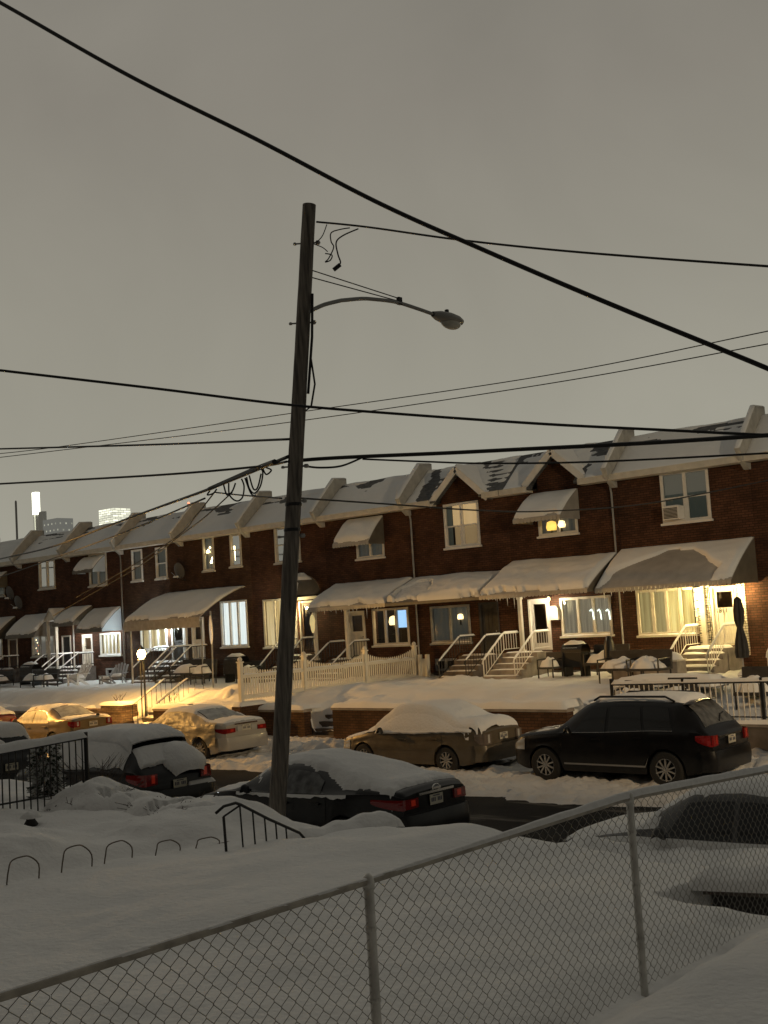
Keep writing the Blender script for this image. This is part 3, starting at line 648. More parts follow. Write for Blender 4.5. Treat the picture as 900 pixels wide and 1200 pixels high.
# ------------------------------------------------------------------ awnings
def awning(hi, x0, x1, zt, depth, zb, m=ALU, side=None, snow=.2, val=.14, bare=None, convex=.12, scallop=True, front_fill=True, sides=(True, True), slope_lip=0, name='awning'):
    h = HOUSES[hi]; yf = D - depth
    def top(u, v):   # v 0 at the wall, 1 at the front edge
        return (lerp(x0, x1, u), lerp(D - .004, yf, v), lerp(zt, zb + val, v) + convex * 4 * v * (1 - v) * .6)
    mb = MB(); nv = 8; n = 1
    for k in range(nv):
        a, b, c, d = top(0, k / nv), top(1, k / nv), top(1, (k + 1) / nv), top(0, (k + 1) / nv)
        lo = lambda p: (p[0], p[1], p[2] - .03)
        mb.add([a, b, c, d, lo(a), lo(b), lo(c), lo(d)], [(0, 1, 2, 3), (7, 6, 5, 4), (0, 3, 7, 4), (1, 5, 6, 2), (2, 6, 7, 3)])
    o = mb.build(name, m, h)
    vl = MB()   # scalloped valance along the front
    if scallop:
        k = max(3, int((x1 - x0) / .14)); w_ = (x1 - x0) / k
        for i in range(k):
            a = x0 + i * w_; pts = [(a + .006, zb + val - .03), (a + .006, zb + .03), (a + w_ * .25, zb), (a + w_ * .75, zb), (a + w_ - .006, zb + .03), (a + w_ - .006, zb + val - .03)]
            vl.prism(pts, 'y', yf - .012, yf + .006)
    else: vl.box(x0, x1, yf - .012, yf + .01, zb, zb + val - .03)
    vl.build('valance', m, o)
    for q, on in ((0, sides[0]), (1, sides[1])):
        if not on: continue
        xx = x0 + .01 if q == 0 else x1 - .01
        poly = [(D - .006, zt - .035), (D - .006, zb + .02), (yf + .02, zb + .02)] + [(top(0, k / nv)[1] + (.02 if k == nv else 0), top(0, k / nv)[2] - .035) for k in range(nv, 0, -1)]
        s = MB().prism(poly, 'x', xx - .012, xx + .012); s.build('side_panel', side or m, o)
    if snow:
        lu, lv = x1 - x0, math.hypot(depth, zt - zb); sd = hi * 7.3 + zt
        def T(u, v):
            if v > 1 - .10 * max(0, .35 + fbm(u * lu, 1.7, sd, 1.3, 4)): return 0
            t = .8 * snow * (.82 + .35 * fbm(u * lu, v * lv, sd, .7, 4) + .12 * nz(u * lu, v * lv, sd, 3)) * edge_t(u, v, lu, lv, .16) * (.55 + .45 * sst(0, .5, v))
            if bare: t *= bare(u, v)
            return t
        nu = max(16, int(lu / .05)); 
        sheet('snow', lambda u, v: Vector(top(u, v)) + Vector((0, -slope_lip * sst(.9, 1, v), 0)), (0, -.55, 1), T, nu, 44, o, SNOWF)
    return o
def bare8(u, v):
    # a bare triangle of metal where the snow slid off the middle
    d = abs(u - .52) / (.12 + .42 * sst(.12, .75, v)) + .10 * nz(u * 6, v * 5, 3, 1.2)
    e = sst(.80, 1.0, d) if v > .18 else 1
    if u > .5: e = sst(.62, .70, d) if v > .22 else 1
    return e * (1 if not (v > .93 and u < .85) else .2)
def bare6(u, v):
    d = math.hypot((u - .22) / .17, (v - .72) / .42) + .15 * nz(u * 9, v * 7, 1, 1)
    return .35 + .3 * abs(nz(u * 22, v * 14, 4)) if d < .9 else sst(.9, 1.0, d)
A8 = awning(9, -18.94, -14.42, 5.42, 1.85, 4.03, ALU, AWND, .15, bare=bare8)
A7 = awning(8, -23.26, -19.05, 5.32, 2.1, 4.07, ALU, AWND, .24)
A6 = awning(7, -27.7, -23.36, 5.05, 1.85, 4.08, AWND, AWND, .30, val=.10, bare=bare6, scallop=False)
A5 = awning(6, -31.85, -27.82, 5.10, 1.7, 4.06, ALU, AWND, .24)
A3 = awning(4, -42.45, -37.25, 5.40, 2.6, 3.75, CANVAS, CANVAS, .16, val=.42, scallop=False, sides=(False, False), convex=.25)
A1 = awning(2, -48.4, -46.2, 4.98, 1.15, 3.82, AWND, AWNW, .18, scallop=False)
A1d = awning(2, -50.3, -48.55, 5.15, 1.2, 4.2, AWND, AWND, .2, scallop=False)
A0 = awning(1, -54.6, -51.9, 4.95, 1.25, 3.75, AWND, AWND, .18)
Ax = awning(0, -58.9, -55.6, 4.95, 1.3, 3.75, AWND, AWND, .18)
A7u = awning(8, -22.3, -20.4, 7.60, 1.2, 6.55, ALU, ALU, .17)
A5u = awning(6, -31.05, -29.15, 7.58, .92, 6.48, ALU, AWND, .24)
A1u = awning(2, -49.05, -47.35, 7.55, .75, 6.72, AWND, AWNW, .14)
Axu = awning(0, -58.3, -56.3, 7.4, .8, 6.5, ALU, AWND, .14)
# little gabled hood over a door
hd = MB(); hd.prism([(-51.45, 4.55), (-50.45, 4.55), (-50.95, 5.1)], 'y', D - .9, D - .005); ho = hd.build('door_hood', CREAM, HOUSES[1])
for s in (-1, 1): sheet('snow', lambda u, v, s=s: (-50.95 + s * .56 * u, lerp(D - .95, D - .02, v), 5.11 - .60 * u), (s * .4, 0, 1), lambda u, v: .12 * edge_t(u, v, .8, .9, .08), 12, 12, ho)
MB().box(-51.35, -51.23, D - .85, D - .73, 2.2, 4.55).build('porch_post', CREAM, HOUSES[1]); MB().box(-50.62, -50.5, D - .85, D - .73, 2.2, 4.55).build('porch_post', CREAM, HOUSES[1])
# dome canopy
def dome(u, v): a = math.pi * u; b = math.pi / 2 * v; return (-33.6 + .85 * math.cos(a) * math.cos(b), D - .01 - .95 * math.sin(a) * math.cos(b), 4.75 + .85 * math.sin(b))
dm = MB().grid(dome, 20, 10); dmo = dm.build('dome_canopy', AWND, HOUSES[5], smooth=True)
MB().tube([dome(k / 20, 0) for k in range(21)], .03, 6).build('canopy_rim', BLACK, dmo)
sheet('snow', dome, (0, -.5, 1), lambda u, v: (.14 if (v > .55 or (abs(u - .55) < .2 and .2 < v < .42)) else 0) * sst(.05, .2, u) * sst(.95, .8, u) * (.8 + .4 * nz(u * 5, v * 5)), 40, 24, dmo)
MB().box(-34.5, -32.75, D - .12, D - .02, 4.6, 4.72).build('door_head', CREAM, HOUSES[5])
# awning posts and porch columns
def post(hi, x, y, z0, z1, w_=.10, m=CREAM):
    b = MB().box(x - w_ / 2, x + w_ / 2, y - w_ / 2, y + w_ / 2, z0, z1); b.box(x - w_ * .8, x + w_ * .8, y - w_ * .8, y + w_ * .8, z0, z0 + .08); b.box(x - w_ * .7, x + w_ * .7, y - w_ * .7, y + w_ * .7, z1 - .08, z1)
    return b.build('awning_post', m, HOUSES[hi])
post(6, -31.65, D - 1.5, 2.2, 4.1); post(6, -30.0, D - 1.5, 2.2, 4.1)
post(8, -23.0, D - .12, 2.2, 4.1, .12); post(9, -16.2, D - .12, 2.2, 4.1, .14)
post(4, -42.3, D - 2.35, 1.4, 4.0, .06); post(4, -37.4, D - 2.4, 1.4, 4.15, .05, GREY)
post(2, -50.2, D - 1.05, 1.4, 4.3, .08); post(2, -48.7, D - 1.05, 1.4, 4.3, .06)
post(4, -41.3, D - .1, 2.2, 3.9, .12, WHITE)
# pale stone facing beside the 1811 door
for a, b in ((-16.42, -16.0), (-15.1, -14.85)): MB().box(a, b, D - .045, D - .003, 1.9, 4.1).build('stone_facing', brick_mat('pale_stone', (.55, .5, .4), (.66, .6, .5), (.16, .13, .1)), HOUSES[9])
for x in (-16.5, -16.02): MB().tube([(x, D - .1, 2.2), (x, D - .1, 4.0)], .018, 5).build('trellis_post', BLACK, HOUSES[9])
b = MB()
for k in range(7): b.tube([(-16.5, D - .1, 2.3 + k * .26), (-16.02, D - .1, 2.42 + k * .26)], .012, 4)
b.build('trellis', BLACK, HOUSES[9])
# downspouts, soldier course and basement band
for x in (-46.0, -27.72, -19.1):
    MB().tube([(x, D - .16, 7.6), (x, D - .07, 7.3), (x, D - .07, 1.6)], .035, 6).build('downspout', GREY if x > -40 else AWND, HOUSES[idx_of(x)])
for i, h in enumerate(HOUSES):
    MB().box(XB[i] + .01, XB[i + 1] - .01, D - .03, D - .004, .95, 1.55).build('foundation', DCONC, h)
# house number on the storm door
def text(s, size, loc, m, name, parent, rot=(R(90), 0, 0), ext=.006):
    cu = bpy.data.curves.new(name, 'FONT'); cu.body = s; cu.size = size; cu.extrude = ext; cu.align_x = 'CENTER'; cu.align_y = 'CENTER'; cu.materials.append(m)
    t = bpy.data.objects.new(name, cu); C.objects.link(t); bpy.context.view_layer.update()
    me = bpy.data.meshes.new_from_object(t.evaluated_get(bpy.context.evaluated_depsgraph_get())); bpy.data.objects.remove(t)
    o = bpy.data.objects.new(name, me); C.objects.link(o); o.parent = parent; o.location = Vector(loc) - wloc(parent); o.rotation_euler = rot; o.data.materials.clear(); o.data.materials.append(m); return o
text('1811', .20, (-15.64, D - .03, 3.26), BLACK, 'house_number', HOUSES[9])
# icicles along the lit awning edges
def icicles(par, x0, x1, y, z, n):
    b = MB()
    for k in range(n):
        x = lerp(x0, x1, (k + random.random()) / n); l = .04 + random.random() ** 2.5 * .38; MB().tube([(x, y, z), (x + .005, y, z - l * .5), (x + .002, y, z - l)], [.014, .009, .001], 5).build('icicle', mat('ice', (.7, .72, .72), .1, spec=.6), par)
icicles(A7, -22.9, -21.3, D - 2.1, 4.08, 13); icicles(A8, -18.7, -14.6, D - 1.85, 4.04, 14); icicles(A5, -31.8, -28, D - 1.7, 4.07, 12)

# ------------------------------------------------------------------ porches with steps and railings
def porch(xa, xb, sill, m, snow, label, mat_steps=CONC, depth=.95, run=1.25, lawn_z=1.42, wide=0):
    y0 = D - .02; y1 = D - depth; r = root('porch_steps', ((xa + xb) / 2, D - 1.2, lawn_z), label, 'steps')
    b = MB().box(xa - .08 - wide, xb + .08, y1, y0, lawn_z - .3, sill - .03); n = 4; st = MB()
    b.build('landing', mat_steps, r)
    for k in range(n):
        zz = lerp(sill, lawn_z, (k + 1) / (n + .6)); st.box(xa - .05, xb + .05, y1 - run * (k + 1) / n, y1 - run * k / n - .004, lawn_z - .3, zz)
    so_ = st.build('tread', mat_steps, r)
    sheet('snow', lambda u, v: (lerp(xa - wide, xb, u), lerp(y1 + .02, y0 - .35, v), sill - .03), (0, 0, 1), lambda u, v: snow * edge_t(u, v, 1.3, .6, .1), 16, 8, r)
    for k in range(n):
        zz = lerp(sill, lawn_z, (k + 1) / (n + .6)); ya, yb = y1 - run * (k + 1) / n, y1 - run * k / n
        sheet('snow', lambda u, v: (lerp(xa, xb, u), lerp(ya + .01, yb, v), zz), (0, 0, 1), lambda u, v: snow * .9 * edge_t(u, v, 1.3, .3, .06) * (.7 + .5 * nz(u * 3, v, k)), 16, 6, so_)
    for x in (xa, xb):
        mb = MB(); hgt = .64
        pts = [Vector((x, y1 - run - .05, lawn_z + hgt - .12)), Vector((x, y1 - run + .02, lawn_z + hgt)), Vector((x, y1, sill + hgt)), Vector((x, y0 - .03, sill + hgt))]
        mb.tube(pts, .026, 6)
        lo = [Vector((x, y1 - run + .05, lawn_z + .12)), Vector((x, y1, sill + .10)), Vector((x, y0 - .03, sill + .10))]; mb.tube(lo, .016, 5)
        for k in range(9): t = k / 8; p = pts[1].lerp(pts[2], t); q = lo[0].lerp(lo[1], t); mb.tube([p, (q.x, p.y, q.z if k else lawn_z - .1)], .011 if k % 8 else .02, 5)
        for k in range(1, 6): t = k / 6; p = pts[2].lerp(pts[3], t); mb.tube([p, (x, p.y, sill + .1)], .011, 5)
        rl = mb.build('railing', m, r)
        sheet('snow', lambda u, v: tuple(pts[1].lerp(pts[2], u) + Vector((lerp(-.032, .032, v), 0, .022))), (0, 0, 1), lambda u, v: (.045 + .02 * nz(u * 6, x)) * edge_t(u, v, 1.5, .064, .03), 24, 6, rl)
        sheet('snow', lambda u, v: tuple(pts[2].lerp(pts[3], u) + Vector((lerp(-.032, .032, v), 0, .022))), (0, 0, 1), lambda u, v: .05 * edge_t(u, v, .9, .064, .03), 16, 6, rl)
    return r
PW = mat('white_iron', (.70, .68, .62), .5)
porch(-16.45, -15.2, 2.2, PW, .08, 'porch steps with snowy white railings below the door numbered 1811')
porch(-23.2, -21.95, 2.25, PW, .04, 'tall concrete porch steps with white railings under the awning left of the triple window', wide=0)
porch(-25.1, -23.95, 2.2, BLACK, .05, 'dark porch steps with black railings at the unlit brown doorway', DCONC)
porch(-31.5, -30.2, 2.2, BLACK, .05, 'porch steps with black railings behind the white picket fence', DCONC)
porch(-34.2, -33.0, 2.4, BLACK, .05, 'porch steps below the dome canopy beside the utility pole', DCONC)
porch(-42.6, -41.4, 2.3, BLACK, .08, 'left hand porch steps under the big canvas awning', DCONC)
porch(-40.9, -39.9, 2.3, BLACK, .08, 'right hand porch steps under the big canvas awning', DCONC)
porch(-49.7, -48.5, 2.2, BLACK, .08, 'porch steps with snow covered handrails beside the white garden chair', DCONC)
porch(-51.5, -50.3, 2.2, BLACK, .08, 'porch steps below the small gabled door hood', DCONC)
porch(-56.6, -55.3, 2.2, BLACK, .08, 'porch steps at the far left end of the row', DCONC)
porch(-13.4, -12.2, 2.2, PW, .09, 'porch steps with a snowy white handrail at the right edge', CONC)

# ------------------------------------------------------------------ lamps that the place has
def porch_light(x, y, z, label, m, col, watts, r=.07):
    o = root('porch_light', (x, y, z), label, 'lamp', 'lit lamps on the house fronts')
    MB().lathe((x, y, z), [(.02, .16), (.10, .12), (.11, .09), (.03, .085)], 10).build('lamp_cap', BLACK, o)
    MB().lathe((x, y, z), [(.012, -.05), (.035, -.04), (.045, 0.02), (.04, .06), (.02, .084)], 12).build('bulb', m, o, smooth=True)
    point('lamp_glow', (x, y - .14, z - .14), col, watts, r)
porch_light(-16.25, D - .35, 3.92, 'warm lamp under the awning of the yellow lit porch', BULB, (1, .74, .30), 170)
porch_light(-14.9, D - .3, 3.95, 'warm lamp on the right of the door numbered 1811', BULB, (1, .74, .30), 80)
porch_light(-21.65, D - .35, 3.95, 'lamp between the white door and the triple window', BULB, (1, .84, .55), 65)
porch_light(-34.12, D - .3, 4.40, 'bright lamp left of the door under the dome canopy', BULBO, (1, .78, .38), 90)
porch_light(-42.6, D - .3, 3.95, 'cold white lamp at the left end under the big canvas awning', BULBW, (.85, .97, 1), 130)
porch_light(-46.7, D - .5, 4.2, 'cold white lamp beside the white awning side panel', BULBW, (.85, .97, 1), 90)
porch_light(-49.1, D - .6, 3.9, 'white lamp above the pale door with the small dark window', BULBW, (1, .95, .85), 50)
# things seen through, hung in or reflected by the windows
def mk(name, label, cat, build, loc, group=None):
    o = root(name, loc, label, cat, group); build(o); return o
def tvb(o):
    MB().box(-29.03, -28.42, D + .30, D + .36, 3.22, 3.96).build('screen_frame', BLACK, o); MB().box(-28.99, -28.46, D + .29, D + .299, 3.26, 3.92).build('screen', TV, o)
mk('television', 'blue lit television in the window behind the picket fence', 'television', tvb, (-28.7, D + .3, 3.2))
def tl(x, y, z, s, m):
    def f(o):
        MB().lathe((x, y, z), [(.16 * s, -.16 * s), (.19 * s, -.05 * s), (.15 * s, .12 * s), (.05 * s, .16 * s)], 14).build('lampshade', m, o, smooth=True)
        MB().lathe((x, y, z - .5 * s), [(.12 * s, 0), (.04 * s, .05 * s), (.06 * s, .2 * s), (.02 * s, .34 * s)], 10).build('lamp_base', DARK, o)
    return f
mk('table_lamp', 'glowing amber table lamp left of the television in the window', 'lamp', tl(-29.35, D + .5, 3.55, 1.1, LSH2), (-29.35, D + .5, 3))
mk('table_lamp', 'glowing shape for a lamp reflection, like a white star in the dark two pane window', 'lamp', tl(-25.78, D + .08, 3.55, .62, LSH2), (-25.78, D + .08, 3.2))  # reflection of a lamp in the pane, built as a small glowing lamp
mk('table_lamp', 'fat yellow lamp in the upstairs window under the small awning', 'lamp', tl(-21.6, D + .09, 6.46, 1.0, LSH), (-21.6, D + .09, 6.2))
mk('table_lamp', 'smaller pale lamp right of the fat yellow lamp upstairs', 'lamp', tl(-21.2, D + .09, 6.48, .75, LSH2), (-21.2, D + .09, 6.2))
point('room_glow', (-29.2, D + 1.3, 3.9), (1, .62, .26), 45, .15)
def bulbs(px, cols):
    def f(o):
        for k, (x, y, s) in enumerate(px):
            p = atY(x, y, D + .055)
            MB().lathe(p, [(.01, -.03 * s), (.04 * s, -.02 * s), (.045 * s, 0), (.02 * s, .05 * s), (.004, .07 * s)], 8).build('bulb', cols[k % len(cols)], o, smooth=True)
    return f
mk('light_string', 'pale fairy lights in the left narrow upstairs window above the canvas awning', 'lights', bulbs([(246, 642, 1), (244, 647, 2), (250, 655, 2.2), (248, 659, 1.6)], [BULB]), (-39.5, D, 6.3))
def stick(o): MB().tube([atY(275, 640, D + .055), atY(276, 650, D + .055), atY(276.5, 662, D + .055)], [.055, .03, .028], 6).build('light_tube', BULB, o)
mk('light_string', 'vertical bar of white light in the right narrow upstairs window above the canvas awning', 'lights', stick, (-37.8, D, 6.3))
RB = mat('red_bulb', (.6, .1, .05), .5, emit=(1, .30, .10), estr=2.5)
mk('light_string', 'white and red christmas lights in the far left awning shaded window', 'lights', bulbs([(43 + (k % 3) * 1.3 + (k // 6) * 13, 750 + (k % 6) * 3.2, .9) for k in range(12)], [BULB, BULB, RB, BULB, RB]), (-53, D, 3))
mk('light_string', 'three candy cane shaped lights in the triple window', 'lights', lambda o: [MB().tube([atY(x - 2, 716, D - .06), atY(x, 714, D - .06), atY(x + 1.5, 717, D - .06), atY(x + 3, 726, D - .06)], .022, 5).build('candy_cane', mat('cool_glow', (.8, .9, .9), .5, emit=(.8, 1, .95), estr=1.3), o) for x in (693, 702, 712)], (-20.3, D, 3.2))
def plaque(o): 
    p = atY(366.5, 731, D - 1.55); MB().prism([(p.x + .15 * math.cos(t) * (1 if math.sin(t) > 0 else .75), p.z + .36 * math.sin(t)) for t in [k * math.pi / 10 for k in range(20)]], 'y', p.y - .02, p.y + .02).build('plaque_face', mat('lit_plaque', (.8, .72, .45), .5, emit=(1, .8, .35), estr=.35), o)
    MB().tube([(p.x, p.y, p.z + .34), (p.x, p.y, p.z + .5)], .008, 4).build('hanger', BLACK, o)
mk('hanging_ornament', 'pale egg shaped ornament hanging from the left end of the icicled awning', 'ornament', plaque, (-31.9, D - 1.55, 3.6))
def ac(o):
    p0, p1 = atY(776.5, 592.5, D - .3), atY(801, 609, D - .3); b = MB().box(-17.16, -16.62, D - .38, D + .05, 6.18, 6.60)
    b.build('casing', WHITE, o); f = MB()
    for k in range(8): f.box(-17.12, -16.66, D - .395, D - .382, 6.22 + k * .043, 6.245 + k * .043)
    f.build('grille', DARK, o)
    sheet('snow', lambda u, v: (lerp(-17.16, -16.62, u), lerp(D - .38, D - .05, v), 6.6), (0, 0, 1), lambda u, v: .03 * edge_t(u, v, .54, .3, .05), 8, 8, o)
mk('window_air_conditioner', 'white air conditioner in the upstairs window above the yellow lit porch', 'air conditioner', ac, (-16.9, D, 6.2))
def dish(x, z, label):
    def f(o):
        MB().tube([(x + .1, D - .02, z - .45), (x + .1, D - .25, z - .40), (x + .05, D - .3, z)], .022, 6).build('bracket', DARK, o)
        MB().grid(lambda u, v: (x + .36 * u * math.cos(v * 6.2832), D - .42 - .25 * u * math.sin(v * 6.2832) * .35 + .12 * u * u, z + .36 * u * math.sin(v * 6.2832)), 6, 20).build('reflector', mat('dish_grey', (.09, .085, .08), .6), o, smooth=True)
        MB().tube([(x, D - .4, z - .35), (x, D - .75, z - .08)], .012, 5).build('feed_arm', GREY, o)
        sheet('snow', lambda u, v: (x + lerp(-.2, .2, u), D - .45 - .1 * v, z - .30), (0, 0, 1), lambda u, v: .1 * edge_t(u, v, .4, .1, .1), 8, 4, o)
    mk('satellite_dish', label, 'satellite dish', f, (x, D, z))
dish(-41.3, 6.35, 'satellite dish on the brick above the big canvas awning'); dish(-54.8, 5.65, 'satellite dish above the far left awnings'); dish(-55.6, 6.2, 'dish higher up on the wall at the far left edge')
def mailbox(o): MB().box(-21.8, -21.45, D - .16, D - .01, 3.25, 3.62).build('box', CREAM, o); MB().prism([(-21.83, 3.622), (-21.42, 3.622), (-21.5, 3.72), (-21.75, 3.72)], 'y', D - .19, D - .01).build('lid', CREAM, o)
mk('mailbox', 'cream mailbox between the white door and the triple window', 'mailbox', mailbox, (-21.6, D, 3.3))
# ------------------------------------------------------------------ things on the far lawns
# white vinyl picket fence running from the sidewalk to the house
r = root('picket_fence', (-27.5, 28, 1.3), 'cream vinyl picket fence with scalloped top and ball capped posts', 'fence')
PY = [24.2, 27.0, 30.0, 32.7]; gx = -27.5
for k, y in enumerate(PY):
    b = MB().box(gx - .065, gx + .065, y - .065, y + .065, .9, 2.55); b.box(gx - .09, gx + .09, y - .09, y + .09, 2.55, 2.59)
    b.lathe((gx, y, 2.59), [(.05, 0), (.075, .03), (.08, .07), (.05, .12), (.01, .14)], 10); b.build('post', VINYL, r, smooth=30)
for ya, yb in zip(PY, PY[1:]):
    b = MB(); n = int((yb - ya) / .105)
    b.box(gx - .022, gx + .022, ya + .067, yb - .067, 2.06, 2.16); b.box(gx - .022, gx + .022, ya + .067, yb - .067, 1.42, 1.54)
    for k in range(1, n):
        t = k / n; y = lerp(ya, yb, t); zt = 2.26 + .26 * (2 * abs(t - .5)) ** 2.2
        b.prism([(y - .03, 1.38), (y + .03, 1.38), (y + .03, zt - .04), (y, zt), (y - .03, zt - .04)], 'x', gx - .036, gx - .024)
    o = b.build('panel', VINYL, r)
    sheet('snow', lambda u, v: (lerp(gx - .022, gx + .022, v), lerp(ya + .1, yb - .1, u), 2.16), (0, 0, 1), lambda u, v: .05 * (.6 + nz(u * 9, ya)) * edge_t(u, v, 2, .044, .02), 30, 4, o)
ft = MB().box(gx - .2, gx + .2, 23.95, 24.98, -.05, 1.22).build('footing', BRICKB, r)
sheet('snow', lambda u, v: (gx + lerp(-.22, .22, v), lerp(23.93, 25.1, u), 1.22), (0, 0, 1), lambda u, v: .13 * edge_t(u, v, 1.1, .44, .1), 16, 10, ft)
# short return of the fence along the house
r = root('picket_fence', (-27.0, 32.7, 1.3), 'short cream fence return with two posts against the brick wall', 'fence')
for x in (-27.25, -26.9): MB().box(x - .06, x + .06, 32.64, 32.76, 1.2, 2.25).build('post', VINYL, r)
MB().box(-27.19, -26.96, 32.68, 32.72, 1.3, 2.1).build('panel', VINYL, r)
# lit post lantern
r = root('post_lantern', (-34, 25.3, 1), 'amber post lantern shining at the head of the garden steps', 'lantern')
for dx, dy in ((-.1, 0), (.1, 0), (0, .1)): MB().tube([(-34 + dx, 25.3 + dy, .7), (-34 + dx * .8, 25.3 + dy, 2.72)], .022, 6).build('post', BLACK, r)
MB().lathe((-34, 25.3, 2.70), [(.14, 0), (.16, .02), (.08, .05)], 8).build('lantern_base', BLACK, r)
MB().lathe((-34, 25.3, 2.76), [(.06, 0), (.13, .06), (.15, .18), (.11, .28), (.03, .31)], 14).build('lantern_globe', mat('amber_globe', (1, .8, .4), .5, emit=(1, .74, .34), estr=40), r, smooth=True)
MB().lathe((-34, 25.3, 3.07), [(.13, 0), (.03, .12), (.01, .18)], 8).build('lantern_cap', BLACK, r)
point('lantern_glow', (-34, 25.05, 2.9), (1, .52, .12), 620, .12)
# round sign seen nearly edge on
p = atY(248, 738, 28); r = root('road_sign', (p.x, 28, 1.4), 'pale round sign seen nearly edge on atop a thin pole beside the canvas awning', 'sign')
b = atY(249.5, 797, 28); t = atY(246.5, 716, 28)
MB().tube([(b.x, 28, b.z - .3), (p.x, 28.0, p.z), (t.x, 28.0, t.z)], .03, 6).build('pole', GREY, r)
sg = MB(); ax = Vector((.80, .60, 0)).normalized(); c = Vector((p.x + .02, 27.95, p.z))
ax2 = Vector((c.x, c.y, 0)).normalized(); sdv = Vector((-ax2.y, ax2.x, 0)); pl = (ax2 * .99 + sdv * .12).normalized(); nr = Vector((-pl.y, pl.x, 0))
ring = [c + pl * .5 * math.cos(a) + Vector((0, 0, .54 * math.sin(a))) for a in [2 * math.pi * k / 20 for k in range(20)]]
sg.add([q + nr * .012 for q in ring] + [q - nr * .012 for q in ring], [tuple(range(20)), tuple(range(39, 19, -1))] + [(k, k + 20, (k + 1) % 20 + 20, (k + 1) % 20) for k in range(20)])
sg.build('sign_plate', WHITE, r)
# white garden chair and other snowed in things before the left houses
def adirondack(x, y, z, s, label, m=WHITE, rot=0):
    o = root('garden_chair', (x, y, z), label, 'chair')
    b = MB()
    for k in range(5): b.bar((-.24 + .12 * k, .18, .32), (-.30 + .15 * k, .62, 1.05 - .05 * abs(k - 2)), .105, .02, (0, 1, 0))
    b.build('backrest', m, o, local=True)
    st = MB()
    for k in range(5): st.bar((-.28, -.30 + .12 * k, .38 - .03 * k), (.28, -.30 + .12 * k, .38 - .03 * k), .10, .02)
    seat = st.build('seat', m, o, local=True)
    for sx in (-1, 1):
        MB().box(sx * .34 - .06, sx * .34 + .06, -.36, .42, .55, .575).build('armrest', m, o, local=True)
        l = MB(); l.box(sx * .31 - .02, sx * .31 + .02, -.34, -.24, -.1, .55); l.bar((sx * .31, -.28, .36), (sx * .31, .5, -.06), .025, .12); l.build('leg', m, o, local=True)
    sn = MB().grid(lambda u, v: (lerp(-.28, .28, u), lerp(-.32, .2, v), .40 - .12 * v * .25 + .16 * math.sqrt(max(0, min(1, u / .2, (1 - u) / .2, v / .2, (1.01 - v) / .1)))), 10, 10); sn.build('snow', SNOW, o, smooth=True, local=True)
    o.scale = (s, s, s); o.rotation_euler = (0, 0, rot); return o
adirondack(-45.7, 30.4, 1.42, .98, 'white slatted garden chair heaped with snow before the striped window', WHITE, R(10))
adirondack(-44.4, 31.0, 1.42, .72, 'small low grey chair right of the slatted garden chair', GREY, R(-20))
adirondack(-43.7, 31.2, 1.42, .9, 'pale snow capped seat left of the canvas awning steps', PSILVER, R(35))
def blob_snow(x, y, z, rx, ry, h, par, sd=0, m=SNOWF):
    return sheet('snow', lambda u, v: (x + rx * (2 * u - 1), y + ry * (2 * v - 1), z), (0, 0, 1), lambda u, v: (lambda d: h * math.sqrt(max(0, 1 - d * d)) * (.8 + .35 * nz(u * 4, v * 4, sd)))(math.hypot(2 * u - 1, 2 * v - 1)), 20, 20, par, m)
def covered_grill(x, y, z, label, w_=.55, m=DARK):
    o = root('barbecue_grill', (x, y, z), label, 'grill')
    MB().box(x - w_, x + w_, y - .28, y + .28, z + .35, z + .8).build('cabinet', m, o)
    for sx in (-1, 1):
        MB().box(x + sx * (w_ - .06) - .03, x + sx * (w_ - .06) + .03, y - .25, y + .25, z - .1, z + .35).build('leg', BLACK, o)
        MB().box(x + sx * (w_ + .14) - .13, x + sx * (w_ + .14) + .13, y - .22, y + .22, z + .74, z + .77).build('side_shelf', m, o)
    b = MB().grid(lambda u, v: (lerp(x - w_, x + w_, u), y + .28 * math.cos(math.pi * v), z + .802 + .28 * math.sin(math.pi * v)), 6, 12); b.build('hood', m, o, smooth=60)
    MB().tube([(x - w_ * .7, y - .3, z + .95), (x + w_ * .7, y - .3, z + .95)], .014, 6).build('handle', CHROME, o)
    blob_snow(x, y, z + 1.06, w_ * .95, .22, .14, o, x)
    return o
covered_grill(-49.9, 30.6, 1.42, 'dark snow topped grill at the far left before the christmas lit window')
covered_grill(-36.0, 31.5, 1.42, 'dark grill below the cold blue white window', .5)
covered_grill(-19.9, 31.6, 1.42, 'black grill with a snowy lid under the triple window', .38, BLACK)
def heap(x, y, z, rx, ry, h, label, cat='garden furniture', name='snowed_in_chair'):
    """low lounge chair buried in snow: seat frame, back and legs show below the snow"""
    o = root(name, (x, y, z), label, cat)
    MB().box(x - rx, x + rx, y - ry, y + ry, z + h * .42, z + h * .5).build('seat', DARK, o)
    MB().prism([(y + ry * .72, z + h * .5), (y + ry, z + h * .5), (y + ry * 1.15, z + h * 1.05), (y + ry * .95, z + h * 1.05)], 'x', x - rx, x + rx).build('backrest', DARK, o)
    for sx in (-1, 1):
        for sy in (-1, 1): MB().tube([(x + sx * rx * .9, y + sy * ry * .9, z - .15), (x + sx * rx * .9, y + sy * ry * .9, z + h * .42)], .025, 5).build('leg', BLACK, o)
        MB().tube([(x + sx * rx * .95, y - ry * .9, z + h * .45), (x + sx * rx * .95, y - ry * .9, z + h * .78), (x + sx * rx * .95, y + ry * .9, z + h * .8)], .025, 5).build('armrest', BLACK, o)
    blob_snow(x, y - ry * .1, z + h * .5, rx * 1.0, ry * .85, h * .42, o, x * 3)
    return o
heap(-48.4, 29.8, 1.4, .6, .4, .75, 'snow buried lounge chair left of the white slatted garden chair')
heap(-47.2, 29.7, 1.4, .45, .4, .8, 'snow buried chair right beside the white slatted garden chair, on its left')
